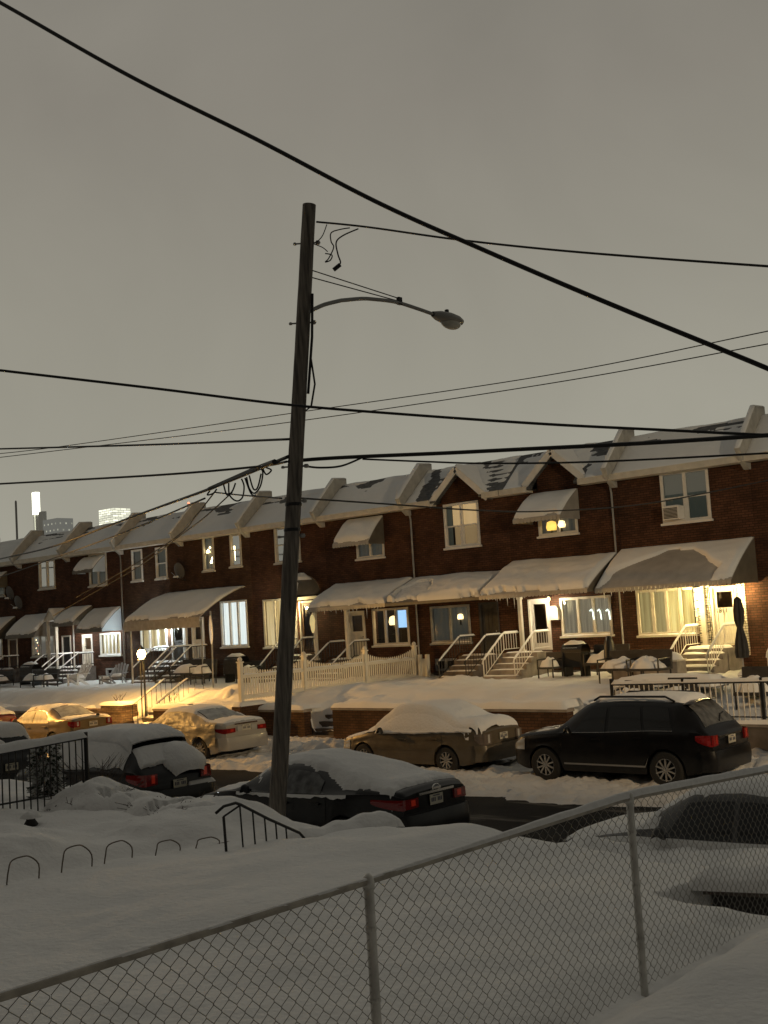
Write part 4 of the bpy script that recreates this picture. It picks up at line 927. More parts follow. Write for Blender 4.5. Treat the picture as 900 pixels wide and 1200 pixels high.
heap(-51.8, 30.0, 1.35, .7, .45, .8, 'long snow buried seat at the far left end of the lawns')
heap(-38.4, 31.0, 1.42, .9, .4, .95, 'dark garden sofa under snow right of the canvas awning steps')
heap(-36.7, 30.3, 1.42, .4, .4, .95, 'dark armchair under snow beside the round sign')
heap(-35.0, 31.3, 1.42, .45, .4, .8, 'dark chair in front of the pole side of the warm curtained window')
heap(-18.75, 31.5, 1.42, .62, .38, .95, 'black garden bench below the right part of the triple window')
heap(-20.5, 31.0, 1.42, .3, .3, .8, 'small black chair beside the white railed concrete steps')
heap(-15.7, 28.6, 1.45, .5, .4, .85, 'snow heaped chair catching the yellow porch light, nearest the steps')
heap(-16.75, 28.9, 1.45, .55, .4, .85, 'snow heaped chair catching the yellow porch light, left of its twin')
# tall lit cushions / boxes with snow on the right hand patio
for x, s, l in ((-17.35, .34, 'upright wicker box with snow under the bright porch, leftmost'), (-16.55, .42, 'bulging snow sack under the bright porch, middle'), (-15.85, .30, 'upright box with snow on top under the bright porch, rightmost')):
    o = root('patio_box', (x, 30.2, 1.45), l, 'box'); MB().prism([(x - s, 1.3), (x + s, 1.3), (x + s * .95, 1.95), (x - s * .95, 1.95)], 'y', 29.95, 30.5).build('box', CONC, o)
    MB().box(x - s * 1.03, x + s * 1.03, 29.92, 30.53, 1.952, 2.0).build('lid', CREAM, o); blob_snow(x, 30.22, 2.0, s * 1.05, .32, .26, o, x)
# snow loaded patio table behind the iron fence
r = root('patio_table', (-14.0, 26.5, 1.3), 'long patio table under a thick snow slab behind the iron fence', 'table')
MB().box(-15.35, -12.65, 26.1, 26.95, 1.52, 1.57).build('table_top', GREY, r)
for x in (-15.2, -14.0, -12.8):
    for y in (26.2, 26.85): MB().tube([(x, y, .8), (x, y, 1.52)], .03, 6).build('leg', GREY, r)
sheet('snow', lambda u, v: (lerp(-15.38, -12.62, u), lerp(26.06, 26.98, v), 1.57), (0, 0, 1), lambda u, v: (.25 + .07 * nz(u * 4, v, 2)) * edge_t(u, v, 2.76, .92, .16), 50, 20, r, SNOWF)
o = root('patio_table', (-12.2, 28, 1.3), 'small snow topped side table right of the long patio table', 'table'); MB().box(-12.7, -11.6, 27.6, 28.2, 1.68, 1.72).build('table_top', GREY, o)
for x in (-12.6, -11.7): MB().box(x - .04, x + .04, 27.7, 28.1, 1.1, 1.68).build('leg', DOORB, o)
sheet('snow', lambda u, v: (lerp(-12.72, -11.58, u), lerp(27.58, 28.22, v), 1.72), (0, 0, 1), lambda u, v: .13 * edge_t(u, v, 1.1, .6, .12), 20, 12, o)
for x, y, h, l in ((-14.6, 25.7, .45, 'left chair tucked between the iron fence and the snowy table'), (-13.4, 25.7, .5, 'middle chair tucked between the iron fence and the snowy table'), (-11.6, 26.0, .7, 'big lumpy chair under snow behind the right end of the iron fence'), (-10.9, 26.6, .8, 'chair under snow at the right edge behind the iron fence')):
    heap(x, y, .95, .38, .3, h + .3, l)
# iron fence
r = root('iron_fence', (-11.5, 24.85, .85), 'iron fence with snow frosted pickets on the low concrete wall behind the black SUV', 'fence')
PF = mat('frosted_iron', (.58, .56, .50), .6, var=.4, vscale=7)
b = MB().tube([(-14.7, 24.85, 1.72), (-9, 24.85, 1.78)], .025, 6); b.tube([(-14.7, 24.85, .98), (-9, 24.85, .98)], .018, 5); b.build('rail', BLACK, r)
bb = MB()
for k in range(44): x = -14.6 + k * .13; bb.tube([(x, 24.85, .85), (x, 24.85, 1.72)], .015, 5)
bb.build('picket', PF, r)
for x in (-14.7, -12.8, -10.9, -9): MB().box(x - .03, x + .03, 24.82, 24.88, .84, 1.86).build('post', BLACK, r)
sheet('snow', lambda u, v: (lerp(-14.7, -9, u), 24.85 + lerp(-.035, .035, v), 1.745 + .06 * u), (0, 0, 1), lambda u, v: (.07 + .03 * nz(u * 20, 1)) * edge_t(u, v, 5.7, .07, .03), 80, 6, r)
# closed patio umbrella by the 1811 door
p = atY(867, 735, 30.2); r = root('patio_umbrella', (p.x, 30.2, 1.4), 'closed dark patio umbrella standing right of the door numbered 1811', 'umbrella')
MB().tube([(p.x, 30.2, 1.2), (p.x, 30.2, 3.75)], .022, 6).build('pole', GREY, r)
b = MB(); k = 16
prof = [(.04, 3.66), (.09, 3.58), (.125, 3.3), (.12, 3.0), (.07, 2.82), (.09, 2.72), (.145, 2.45), (.17, 2.15), (.15, 2.0)]
b.grid(lambda u, v: (lambda rr, z: (p.x + rr * (1 + .22 * math.cos(8 * v * 6.2832)) * math.cos(v * 6.2832), 30.2 + rr * (1 + .22 * math.cos(8 * v * 6.2832)) * math.sin(v * 6.2832), z))(*prof[round(u * 8)]), 8, 48); b.build('canopy', DARK, r, smooth=True)
MB().lathe((p.x, 30.2, 1.38), [(.28, 0), (.26, .07), (.06, .1)], 14).build('base', DARK, r)
# tall bagged thing beside the triple window
p = atY(715, 770, 31.3); r = root('patio_umbrella', (p.x, 31.3, 1.4), 'closed black umbrella leaning below the right corner of the triple window', 'umbrella')
MB().tube([(p.x, 31.3, 1.2), (p.x + .08, 31.35, 3.0)], .02, 6).build('pole', GREY, r)
MB().lathe((p.x, 31.3, 1.55), [(.05, 0), (.17, .1), (.19, .5), (.15, .95), (.06, 1.15)], 12).build('canopy', BLACK, r, smooth=True)
# wheelie bin at the right edge
p = atY(890, 850, 23.6); r = root('wheelie_bin', (p.x, 23.6, .15), 'dark wheelie bin capped with snow at the right edge', 'bin'); X = p.x + 1.25
b = MB(); b.add([(X - .27, 23.35, .15), (X + .27, 23.35, .15), (X + .27, 23.9, .15), (X - .27, 23.9, .15), (X - .33, 23.25, 1.2), (X + .33, 23.25, 1.2), (X + .33, 23.95, 1.2), (X - .33, 23.95, 1.2)], [(0, 3, 2, 1), (4, 5, 6, 7), (0, 1, 5, 4), (1, 2, 6, 5), (2, 3, 7, 6), (3, 0, 4, 7)]); b.build('body', mat('bin_grey', (.07, .07, .07), .55), r)
MB().box(X - .36, X + .36, 23.22, 24.0, 1.202, 1.27).build('lid', mat('bin_grey', (.07, .07, .07)), r)
for s in (-1, 1): MB().lathe((X + s * .28, 23.9, .28), [(.13, -.03), (.13, .03)], 14, 'x').build('wheel', RUBBER, r)
sheet('snow', lambda u, v: (lerp(X - .37, X + .37, u), lerp(23.21, 24.0, v), 1.27), (0, 0, 1), lambda u, v: .26 * edge_t(u, v, .74, .78, .2), 16, 16, r)
# bare shrub twigs on the gold lit bank
def twigs(name, x, y, z, h, n, label, spread=.5, snow=True, cat='shrub', rad=.012, leaf=None):
    o = root(name, (x, y, z), label, cat); b = MB(); rnd = random.Random(int(x * 31 + y * 7)); tips = []
    for k in range(n):
        a = rnd.uniform(0, 6.28); l = h * rnd.uniform(.6, 1.05); s = spread * rnd.uniform(.2, 1)
        p0 = Vector((x + .06 * math.cos(a), y + .06 * math.sin(a), z - .2)); p1 = p0 + Vector((s * .4 * math.cos(a), s * .4 * math.sin(a), l * .55 + .2)); p2 = p0 + Vector((s * math.cos(a + .4), s * math.sin(a + .4), l + .2))
        b.tube([p0, p1, p2], [rad, rad * .75, rad * .3], 5); tips.append(p2)
        for j in range(3):
            q = p1.lerp(p2, rnd.uniform(0, .8)); a2 = a + rnd.uniform(-1.3, 1.3); q2 = q + Vector((math.cos(a2) * .22 * h, math.sin(a2) * .22 * h, .25 * h)); b.tube([q, q2], [rad * .5, rad * .2], 4); tips.append(q2)
    b.build('branches', BARK, o)
    return o, tips
twigs('bare_shrub', -36.0, 25.6, 1.0, .5, 6, 'bare twigs sticking out of the gold lit snow bank', .35)
twigs('bare_shrub', -33.3, 26.0, 1.1, .4, 5, 'dead flower stems poking from the snow beside the lantern', .3)
# small snow cone on the lawn
o = root('snow_capped_ornament', (-30.3, 26.2, 1.2), 'cone shaped ornament capped with snow on the lawn left of the picket fence', 'ornament'); MB().lathe((-30.3, 26.2, 1.0), [(.3, 0), (.26, .2), (.05, .3)], 10).build('base', CONC, o)
MB().lathe((-30.3, 26.2, 1.22), [(.33, 0), (.3, .1), (.17, .28), (.03, .38)], 16).build('snow', SNOW, o, smooth=True)

# ------------------------------------------------------------------ far lit towers of the city centre
HZ = mat('hazy_facade', (.80, .80, .76), .9)  # pale facade colour stands in for the haze over distant towers
def lit_rows(name, c1, strength, rows, gap):
    m = bpy.data.materials.new(name); m.use_nodes = True; nt = m.node_tree; b = nt.nodes['Principled BSDF']; L = nt.links.new
    tc = nt.nodes.new('ShaderNodeTexCoord'); sp_ = nt.nodes.new('ShaderNodeSeparateXYZ'); L(tc.outputs['Object'], sp_.inputs[0])
    br = nt.nodes.new('ShaderNodeTexBrick'); cb = nt.nodes.new('ShaderNodeCombineXYZ'); ad = nt.nodes.new('ShaderNodeMath'); L(sp_.outputs[0], ad.inputs[0]); L(sp_.outputs[1], ad.inputs[1]); L(ad.outputs[0], cb.inputs[0]); L(sp_.outputs[2], cb.inputs[1])
    L(cb.outputs[0], br.inputs['Vector']); br.inputs['Scale'].default_value = 1; br.inputs['Brick Width'].default_value = 9; br.inputs['Row Height'].default_value = rows; br.inputs['Mortar Size'].default_value = gap
    br.inputs['Color1'].default_value = (*c1, 1); br.inputs['Color2'].default_value = (*[c * .45 for c in c1], 1); br.inputs['Mortar'].default_value = (.13, .13, .115, 1)
    L(br.outputs['Color'], b.inputs['Emission Color']); b.inputs['Emission Strength'].default_value = strength; b.inputs['Base Color'].default_value = (.1, .1, .1, 1); return m
def tower(l, r_, t, label, m, Y=900, crown=None, dp=6):
    p = atY(l, t, Y); q = atY(r_, t, Y); o = root('office_tower', ((p.x + q.x) / 2, Y, 0), label, 'tower')
    MB().box(p.x, q.x, Y, Y + dp, 0, p.z).build('facade', m, o); return o, p, q
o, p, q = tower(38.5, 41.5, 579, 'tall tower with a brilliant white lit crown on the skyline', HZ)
MB().box(p.x - 1, q.x + 1, 899, 906, atY(40, 603, 900).z, p.z + 2).build('lit_crown', mat('white_glow', (1, 1, 1), .5, emit=(1, 1, .80), estr=3.2), o)
MB().box(p.x + 4, q.x - 3, 899, 899.8, 60, atY(40, 604, 900).z).build('lit_stripe', mat('soft_glow', (1, 1, 1), .5, emit=(1, 1, .75), estr=.75), o)
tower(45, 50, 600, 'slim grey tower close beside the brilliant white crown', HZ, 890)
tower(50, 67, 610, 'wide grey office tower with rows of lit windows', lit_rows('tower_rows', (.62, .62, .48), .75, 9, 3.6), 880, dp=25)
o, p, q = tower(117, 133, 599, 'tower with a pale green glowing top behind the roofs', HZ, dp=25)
MB().box(p.x - 1, q.x + 1, 899, 926, p.z - 34, p.z + 1).build('lit_top', lit_rows('tower_top', (1, 1, .78), 1.25, 3, .3), o)
def mast(x, t, b_, Y, label, tip):
    p = atY(x, t, Y); o = root('mast', (p.x, Y, 6), label, 'mast'); MB().tube([(p.x + .1, Y, 6), (p.x, Y, p.z)], .10, 6).build('pole', GREY, o)
    MB().lathe((p.x, Y, p.z), [(.08, -.1), (.1, 0), (.05, .12)], 8).build('tip', tip, o)
mast(18.5, 588, 640, 60, 'thin antenna mast left of the brilliant white tower', GREY)
mast(221, 590, 600, 60, 'mast tip with a red beacon above the snowy roofs', mat('red_beacon', (1, .2, .1), .5, emit=(1, .25, .12), estr=2.5))
# ------------------------------------------------------------------ cars (front towards -X)
class Car:
    def __init__(s, L_, W_, roof, belt, bot, ax, wr, wroof, gh):
        s.L = L_; s.hw = W_ / 2; s.roof = roof; s.belt = belt; s.ax = ax; s.wr = wr; s.wroof = wroof; s.bot = bot; s.gh = gh
    def zt(s, x): return spline(s.roof, x)
    def zs(s, x): return min(spline(s.belt, x), s.zt(x) - .02)
    def wb(s, x):
        k = spline([(0, .70), (.12, .84), (.45, .955), (1.1, 1.0), (s.L - 1.1, 1.0), (s.L - .4, .955), (s.L - .1, .90), (s.L, .84)], x); return s.hw * k
    def zb(s, x):
        z = s.bot + .10 * sst(.5, 0, x) + .12 * sst(s.L - .6, s.L, x)
        for a in s.ax:
            d = abs(x - a); Rr = s.wr + .055
            if d < Rr: z = max(z, s.wr * .98 + math.sqrt(Rr * Rr - d * d))
        return z
    def sec(s, x):
        zb, zs, zt, wb = s.zb(x), s.zs(x), s.zt(x), s.wb(x); zb = min(zb, zs - .05)
        g = max(0, min(1, (zt - zs) / .38)); wt = lerp(wb * .90, min(s.wroof, wb * .86), g * g * (3 - 2 * g)); h = zs - zb
        z0 = s.bot + .1; hh = zs - z0
        def side(z):   # body side width as a function of height
            t = (z - z0) / max(.05, hh)
            return wb * spline([(-.3, .93), (0, .965), (.35, 1.0), (.6, 1.0), (.72, .975), (.85, .985), (1, .955)], t)
        p = [(0, zb), (side(zb) * .8, zb), (side(zb), zb)]
        for t in (.12, .3, .5, .65, .74, .86, 1.0): z = zb + h * t; p.append((side(z), z))
        wz = side(zs) * .985
        for t in (.04, .35, .68, .92):
            bow = 1 + .035 * math.sin(math.pi * t) * g
            p.append((lerp(wz, wt, t) * bow, lerp(zs, zt - .035 * min(1, g + .3), t)))
        p += [(wt * .93, zt - .014), (wt * .6, zt + .012), (0, zt + .022)]
        return p
    def side_pt(s, x, t, off=.006, sgn=-1):
        """t 0 at the belt, 1 at the roof edge"""
        zs, zt, wb = s.zs(x), s.zt(x), s.wb(x); p = s.sec(x); q = p[9:14]; f = max(0, min(.999, t)) * (len(q) - 1); i = int(f); a, b = q[i], q[i + 1]
        y, z = lerp(a[0], b[0], f - i), lerp(a[1], b[1], f - i); return (x, sgn * (y + off), z + off * .3)
    def low_pt(s, x, z, off=.006, sgn=-1):
        p = s.sec(x); q = p[2:10]
        for a, b in zip(q, q[1:]):
            if a[1] <= z <= b[1]: t = (z - a[1]) / max(1e-6, b[1] - a[1]); return (x, sgn * (lerp(a[0], b[0], t) + off), z)
        y = q[0][0] if z < q[0][1] else q[-1][0]; return (x, sgn * (y + off), max(z, q[0][1]))
    def top_pt(s, x, f, off=.006):
        p = s.sec(x); q = [(0, p[-1][1]), p[-2], p[-3], p[-4]]; m = q[3][0]; y = abs(f) * m * .985
        for a, b in zip(q, q[1:]):
            if y <= b[0]: t = (y - a[0]) / max(1e-6, b[0] - a[0]); z = lerp(a[1], b[1], t); break
        sl = (s.zt(x + .02) - s.zt(x - .02)) / .04; l = math.hypot(1, sl)
        return (x - sl / l * off, y * (1 if f >= 0 else -1), z + off / l)
    def body(s, root_, m):
        xs = set(rng(0, s.L, .045)); xs |= {.02, .06, s.L - .02, s.L - .06}
        for a in s.ax: xs |= set(rng(a - s.wr - .055, a + s.wr + .055, .025))
        xs = sorted(xs); mb = MB(); n = None
        for x in xs:
            p = s.sec(x); ring = [(x, -y, z) for y, z in p] + [(x, y, z) for y, z in reversed(p[1:-1])]; n = len(ring); mb.v += ring
        for i in range(len(xs) - 1):
            for k in range(n): mb.f.append((i * n + k, i * n + (k + 1) % n, (i + 1) * n + (k + 1) % n, (i + 1) * n + k))
        mb.f += [tuple(range(n)), tuple((len(xs) - 1) * n + k for k in range(n - 1, -1, -1))]
        return mb.build('body', m, root_, smooth=38, local=True)
    def glass(s, root_, name, fn, nu, nv, m): return MB().grid(fn, nu, nv).build(name, m, root_, smooth=True, local=True)
def make_wheel(rt, x, y, r, wd, m=RIM, spokes=10, sgn=-1):
    b = MB(); pr = [(r * .62, -wd / 2), (r * .9, -wd / 2), (r, -wd * .35), (r, wd * .35), (r * .9, wd / 2), (r * .62, wd / 2), (r * .6, 0)]
    vs = []; n = 28
    for rr, h in pr:
        for k in range(n): t = 2 * math.pi * k / n; vs.append((x + rr * math.cos(t), y + h, r + rr * math.sin(t)))
    q = len(pr); b.add(vs, [(i * n + k, i * n + (k + 1) % n, ((i + 1) % q) * n + (k + 1) % n, ((i + 1) % q) * n + k) for i in range(q) for k in range(n)])
    ty = b.build('wheel', RUBBER, rt, smooth=40, local=True)
    yf = y + sgn * (wd / 2 - .015); rm = MB()
    def ring(r0, r1, y0, y1):
        vs = []
        for rr, yy in ((r0, y0), (r1, y0), (r1, y1), (r0, y1)):
            for k in range(n): t = 2 * math.pi * k / n; vs.append((x + rr * math.cos(t), yy, r + rr * math.sin(t)))
        rm.add(vs, [(i * n + k, i * n + (k + 1) % n, ((i + 1) % 4) * n + (k + 1) % n, ((i + 1) % 4) * n + k) for i in range(4) for k in range(n)])
    ring(r * .56, r * .64, yf - .01 * sgn, yf + .03 * -sgn); ring(.0, r * .13, yf, yf - .04 * sgn)
    for k in range(spokes):
        t = 2 * math.pi * (k // 2 * 2) / spokes + (.17 if k % 2 else -.17); t2 = 2 * math.pi * (k // 2 * 2) / spokes + (.30 if k % 2 else -.30)
        rm.bar((x + r * .08 * math.cos(t), yf - .012 * sgn, r + r * .08 * math.sin(t)), (x + r * .6 * math.cos(t2), yf - .012 * sgn, r + r * .6 * math.sin(t2)), .03, .045, (0, 1, 0))
    rm.build('rim', m, ty, smooth=40, local=True)
    MB().lathe((x, y - sgn * .01, r), [(r * .58, 0), (r * .58, .012)], 20, 'y').build('brake', DARK, ty, local=True)
    return ty
def car(name, label, cat, X, Yc, cfg, paint, groupname, wheels=True, seams=True, sink=.0, rot=0):
    rt = root(name, (X, Yc, -sink), label, cat, groupname); c = cfg
    bd = c.body(rt, paint); parts = [bd]
    g0, g1, r0, r1 = c.gh          # windshield base, roof start, roof end, rear window base
    MB().box(.35, c.L - .35, -c.hw * .78, c.hw * .78, c.bot + .02, c.bot + .5).build('underbody', DARK, rt, local=True)
    # glazing
    ws = c.glass(rt, 'windshield', lambda u, v: c.top_pt(lerp(g0 + .04, g1 - .02, u), lerp(-.9, .9, v) * lerp(1.0, .95, u)), 14, 14, GLASSC); parts.append(ws)
    rw = c.glass(rt, 'rear_window', lambda u, v: c.top_pt(lerp(r0 + .05, r1 - .05, u), lerp(-.88, .88, v)), 14, 14, GLASSC); parts.append(rw)
    for sgn in (-1, 1):
        for xa0, xa1, xb0, xb1 in c.wins:     # bottom from/to, top from/to
            gl = c.glass(rt, 'side_window', lambda u, v: c.side_pt(lerp(lerp(xa0, xb0, v), lerp(xa1, xb1, v), u), lerp(.06, .92, v), .007, sgn), 10, 6, GLASSC)
        # doors
        for d0, d1 in c.doors:
            zl = c.bot + .11
            dr = MB().grid(lambda u, v: c.low_pt(lerp(d0, d1, u), lerp(zl, c.zs(lerp(d0, d1, u)) - .012, v), .007, sgn), 14, 8).build('door', paint, rt, smooth=True, local=True)
            hx = d1 - .22; hz_ = c.zs(hx) - .14
            a = c.low_pt(hx - .1, hz_, .03, sgn); b = c.low_pt(hx + .1, hz_, .03, sgn); MB().bar(a, b, .035, .03).build('handle', getattr(c, 'handle', paint), dr, local=True)
        if c.trim: 
            a, b = c.doors[0][0], c.doors[-1][1]; MB().grid(lambda u, v: c.low_pt(lerp(a, b, u), lerp(c.trimz, c.trimz + .035, v), .014, sgn), 20, 1).build('side_moulding', c.trim, rt, local=True)
        mx = g0 + .42; q = c.side_pt(mx, .12, .0, sgn)
        mm = MB(); mm.bar((q[0], q[1], q[2] + .02), (q[0] - .02, q[1] + sgn * .1, q[2] + .04), .05, .04)
        for k in range(1): mm.grid(lambda u, v: (q[0] + .03 + .09 * math.cos(math.pi * v) * (1 if True else 0) * math.sin(math.pi * u), q[1] + sgn * (.16 - .09 * math.cos(math.pi * u)), q[2] + .07 + .075 * math.sin(math.pi * v * 2 - 1.57) * math.sin(math.pi * u)), 8, 12)
        mi = mm.build('mirror', BLACK if paint in (PTAN,) else paint, rt, local=True, smooth=True)
    if wheels:
        for a in c.ax:
            for sgn in (-1, 1): make_wheel(rt, a, sgn * (c.hw - .125), c.wr, .215, RIM, c.spokes, sgn)
        for a in c.ax: MB().tube([(a, -c.hw + .25, c.wr), (a, c.hw - .25, c.wr)], .05, 6).build('axle', DARK, rt, local=True)
    # head lamps, grille
    for sgn in (-1, 1):
        MB().grid(lambda u, v: c.low_pt(lerp(.04, .42, u), lerp(c.zs(.2) - .20, c.zs(lerp(.04, .42, u)) - .03, v), .012, sgn), 8, 4).build('headlight', CLEAR, rt, smooth=True, local=True)
    MB().box(-.02, .05, -c.hw * .5, c.hw * .5, c.zs(0) - .2, c.zs(0) - .05).build('grille', BLACK, rt, local=True)
    fb = MB().grid(lambda u, v: (lerp(-.05, .10, abs(2 * u - 1) ** 3), lerp(-c.hw * .78, c.hw * .78, u), lerp(c.bot + .06, .50, v)), 16, 4); fb.build('front_bumper', paint, rt, smooth=True, local=True)
    # rear
    Lx = c.L; W_ = c.hw
    rb = MB()
    def bmp(u, v):
        a = lerp(-1, 1, u); z = lerp(c.bumper[0], c.bumper[1], v); out = .075 * (1 - abs(a) ** 4) + .0; bulge = .03 * math.sin(math.pi * v)
        return (Lx + out + bulge - .20 * max(0, abs(a) - .86) / .14, a * W_ * .975, z)
    rb.grid(bmp, 30, 6); rb.add([bmp(k / 30, 1) for k in range(31)] + [(Lx - .22, lerp(-1, 1, k / 30) * W_ * .95, c.bumper[1] + .01) for k in range(31)], [(k, k + 1, 32 + k, 31 + k) for k in range(30)])
    rb.add([bmp(k / 30, 0) for k in range(31)] + [(Lx - .22, lerp(-1, 1, k / 30) * W_ * .9, c.bumper[0] + .01) for k in range(31)], [(k, k + 1, 32 + k, 31 + k) for k in range(30)])
    bp = rb.build('rear_bumper', getattr(c, 'bumper_mat', paint), rt, smooth=50, local=True); parts.append(bp)
    zp = c.plate_z; px_ = Lx + c.plate_out
    pl = MB().box(px_, px_ + .012, -.155, .155, zp, zp + .155).build('number_plate', PLATE, rt, local=True)
    pi = MB()
    for k in range(7):
        if k == 3: continue
        y = -.115 + k * .038; pi.box(px_ + .013, px_ + .015, y - .012, y + .012, zp + .045, zp + .105)
    pi.box(px_ + .013, px_ + .015, -.08, .08, zp + .125, zp + .14); pi.build('plate_characters', PLATEI, pl, local=True)
    for sgn in (-1, 1):
        y0, y1, z0, z1, wrap = c.tail
        t = MB(); 
        t.grid(lambda u, v: c.low_pt(lerp(Lx - wrap, Lx - .005, u), lerp(lerp((z0 + z1) / 2 + .02, z0, u ** .6), z1, v), .012, sgn), 8, 4)
        a = c.low_pt(Lx - .005, z0, .012, sgn)[1]; yy = sgn * y0
        t.add([(Lx - .005, a, z0), (Lx + .03, a * .97, z0 + .01), (Lx + .035, yy, z0 + .02), (Lx + .035, yy, z1), (Lx + .025, a * .96, z1), (Lx - .005, a, z1)], [(0, 1, 4, 5), (1, 2, 3, 4)])
        t.quad((Lx - .01, yy, z0 + .02), (Lx + .035, yy, z0 + .02), (Lx + .035, yy, z1), (Lx - .01, yy, z1))
        tl_ = t.build('taillight', getattr(c, 'tail_mat', REDL), rt, local=True)
        MB().quad((Lx + .037, lerp(yy, a * .95, .25), z0 + .05), (Lx + .037, lerp(yy, a * .95, .6), z0 + .05), (Lx + .037, lerp(yy, a * .95, .6), z1 - .02), (Lx + .037, lerp(yy, a * .95, .25), z1 - .02)).build('reflector', c.tail_inner, tl_, local=True)
    return rt, parts
def sedan(L_=4.65, W_=1.8, H=1.44, belt=.92, hood=.90, trunk=1.06, rear_sl=1.05, **k):
    a = dict(g0=1.20, g1=2.02, r0=3.15, r1=4.02); a.update(k.get('gh', {}))
    roof = [(0, .62), (.08, .70), (.35, hood - .10), (.8, hood - .02), (a['g0'], hood + .06), (lerp(a['g0'], a['g1'], .5), lerp(hood + .06, H, .56)), (a['g1'], H - .035), (lerp(a['g1'], a['r0'], .5), H), (a['r0'], H - .045), (lerp(a['r0'], a['r1'], .5), lerp(H, trunk, .52)), (a['r1'], trunk + .015), (L_ - .12, trunk - .01), (L_, trunk - .08)]
    bl = [(0, .60), (.08, .66), (.4, hood - .13), (a['g0'], belt - .02), (2.4, belt), (3.6, belt + .04), (L_ - .3, trunk - .06), (L_, trunk - .12)]
    c = Car(L_, W_, roof, bl, .20, k.get('ax', (.92, .92 + 2.7)), k.get('wr', .325), .60, (a['g0'], a['g1'], a['r0'], a['r1']))
    g0, g1, r0, r1 = c.gh; bx = lerp(g0, r1, .47)
    c.wins = [(g0 + .36, bx - .03, g1 - .10, bx - .03), (bx + .04, r0 + .38, bx + .04, r0 - .06)]
    c.doors = [(g0 + .22, bx), (bx + .012, r0 + .36)]; c.trim = None; c.trimz = .55; c.spokes = 10
    c.bumper = (.30, .66); c.plate_z = .74; c.plate_out = .02; c.tail = (.48, .8, .74, .93, .38); c.tail_inner = REDG
    return c
def suv(L_=4.7, W_=1.92, H=1.70, slope=.62, spoil=.0):
    roof = [(0, .74), (.06, .84), (.3, 1.0), (.75, 1.06), (1.15, 1.11), (1.6, 1.44), (2.05, H - .05), (2.9, H), (L_ - slope - .1, H - .03), (L_ - slope, H - .06), (L_ - slope * .55, H - .30), (L_ - .16, 1.13), (L_ - .05, 1.02), (L_, .92)]
    bl = [(0, .72), (.1, .82), (.4, .94), (1.15, 1.03), (2.4, 1.07), (3.7, 1.12), (L_ - .3, 1.10), (L_ - .1, 1.0), (L_, .88)]
    c = Car(L_, W_, roof, bl, .26, (.93, .93 + 2.82), .365, .66, (1.17, 2.02, L_ - slope, L_ - .14))
    c.wins = [(1.58, 2.42, 2.02, 2.42), (2.49, 3.30, 2.49, 3.18), (3.36, 3.98, 3.24, 3.80)]
    c.doors = [(1.42, 2.45), (2.462, 3.42)]; c.trim = None; c.trimz = .50; c.spokes = 10
    c.bumper = (.34, .74); c.plate_z = .82; c.plate_out = .03; c.tail = (.60, .9, .82, 1.04, .30); c.tail_inner = REDG
    return c
GROUP = 'snowy cars parked along the kerbs'
def taper(*d, w_=.12): return math.sqrt(max(0, min(1, min(d) / w_)))

# --- dark sedan parked at the near kerb, behind the pole
c = sedan(4.95, 1.82, 1.42, .95, .92, 1.10, gh=dict(g0=1.27, g1=2.15, r0=3.1, r1=4.38), ax=(.95, 3.82)); c.tail = (.44, .8, .80, .96, .55); c.bumper = (.30, .72); c.plate_z = .80
X0, YC = -16.45, 13.95
rt, parts = car('parked_car', 'dark sedan with a snow covered roof parked behind the leaning utility pole', 'car', X0, YC, c, PNAVY, GROUP)
b = MB().bar((4.98, -.42, 1.0), (4.98, .42, 1.0), .03, .035); b.build('trunk_trim', CHROME, rt, local=True)
ring = [(4.985, .09 * math.cos(t), 1.035 + .055 * math.sin(t) + .01) for t in [k * math.pi / 10 for k in range(21)]]
b = MB().tube(ring, .009, 6); b.bar((4.985, -.11, 1.045), (4.985, .11, 1.045), .012, .03); b.build('badge', CHROME, rt, local=True)
MB().tube([(5.0 + (.02 if abs(y) < .5 else -.05), y, .62) for y in (-.8, -.5, 0, .5, .8)], .016, 6).build('bumper_trim', CHROME, rt, local=True)
def Tn(x, y, z, n):
    lx, ly = x - X0, y - YC; e = lerp(.60, .76, sst(3.1, 3.9, lx)) - .03 * nz(lx * 2, 1)
    if lx > 4.82: return 0
    f = taper(lx - 1.95 + .1 * nz(ly * 3, 4), 4.78 - lx + .05 * nz(ly * 4, 2), e + (.03 if lx > 3 else -.02) - abs(ly), w_=.22)
    return .11 * f * (.9 + .15 * nz(lx * 1.5, ly * 1.5, 1))
snow_over('snow', parts[:1], X0 + .1, X0 + 4.95, YC - .92, YC + .92, .024, Tn, rt, SNOW)
snow_over('hood_snow', parts[:1], X0 + .15, X0 + 1.9, YC - .8, YC + .9, .05, lambda x, y, z, n: max(0, .035 * (.25 + 1.6 * fbm(x, y, 3, 2.2))) * taper(x - X0 - .2, X0 + 1.85 - x, .78 - abs(y - YC)), rt, SNOWF)
# frost on the side windows and the door tops
for sgn in (-1,):
    MB().grid(lambda u, v: c.side_pt(lerp(2.5, 3.32, u), lerp(.08, .9, v) * (1 - .25 * sst(.7, 1, u)), .012, sgn), 10, 6).build('window_frost', mat('thin_frost', (.085, .088, .09), .6, var=.7, vscale=7), rt, smooth=True, local=True)
    MB().grid(lambda u, v: c.low_pt(lerp(1.35, 3.9, u), lerp(c.zs(lerp(1.35, 3.9, u)) - max(.0, .05 + .07 * nz(u * 14, 3)), c.zs(lerp(1.35, 3.9, u)) - .002, v), .014, sgn), 30, 4).build('shoulder_snow', SNOWF, rt, smooth=True, local=True)

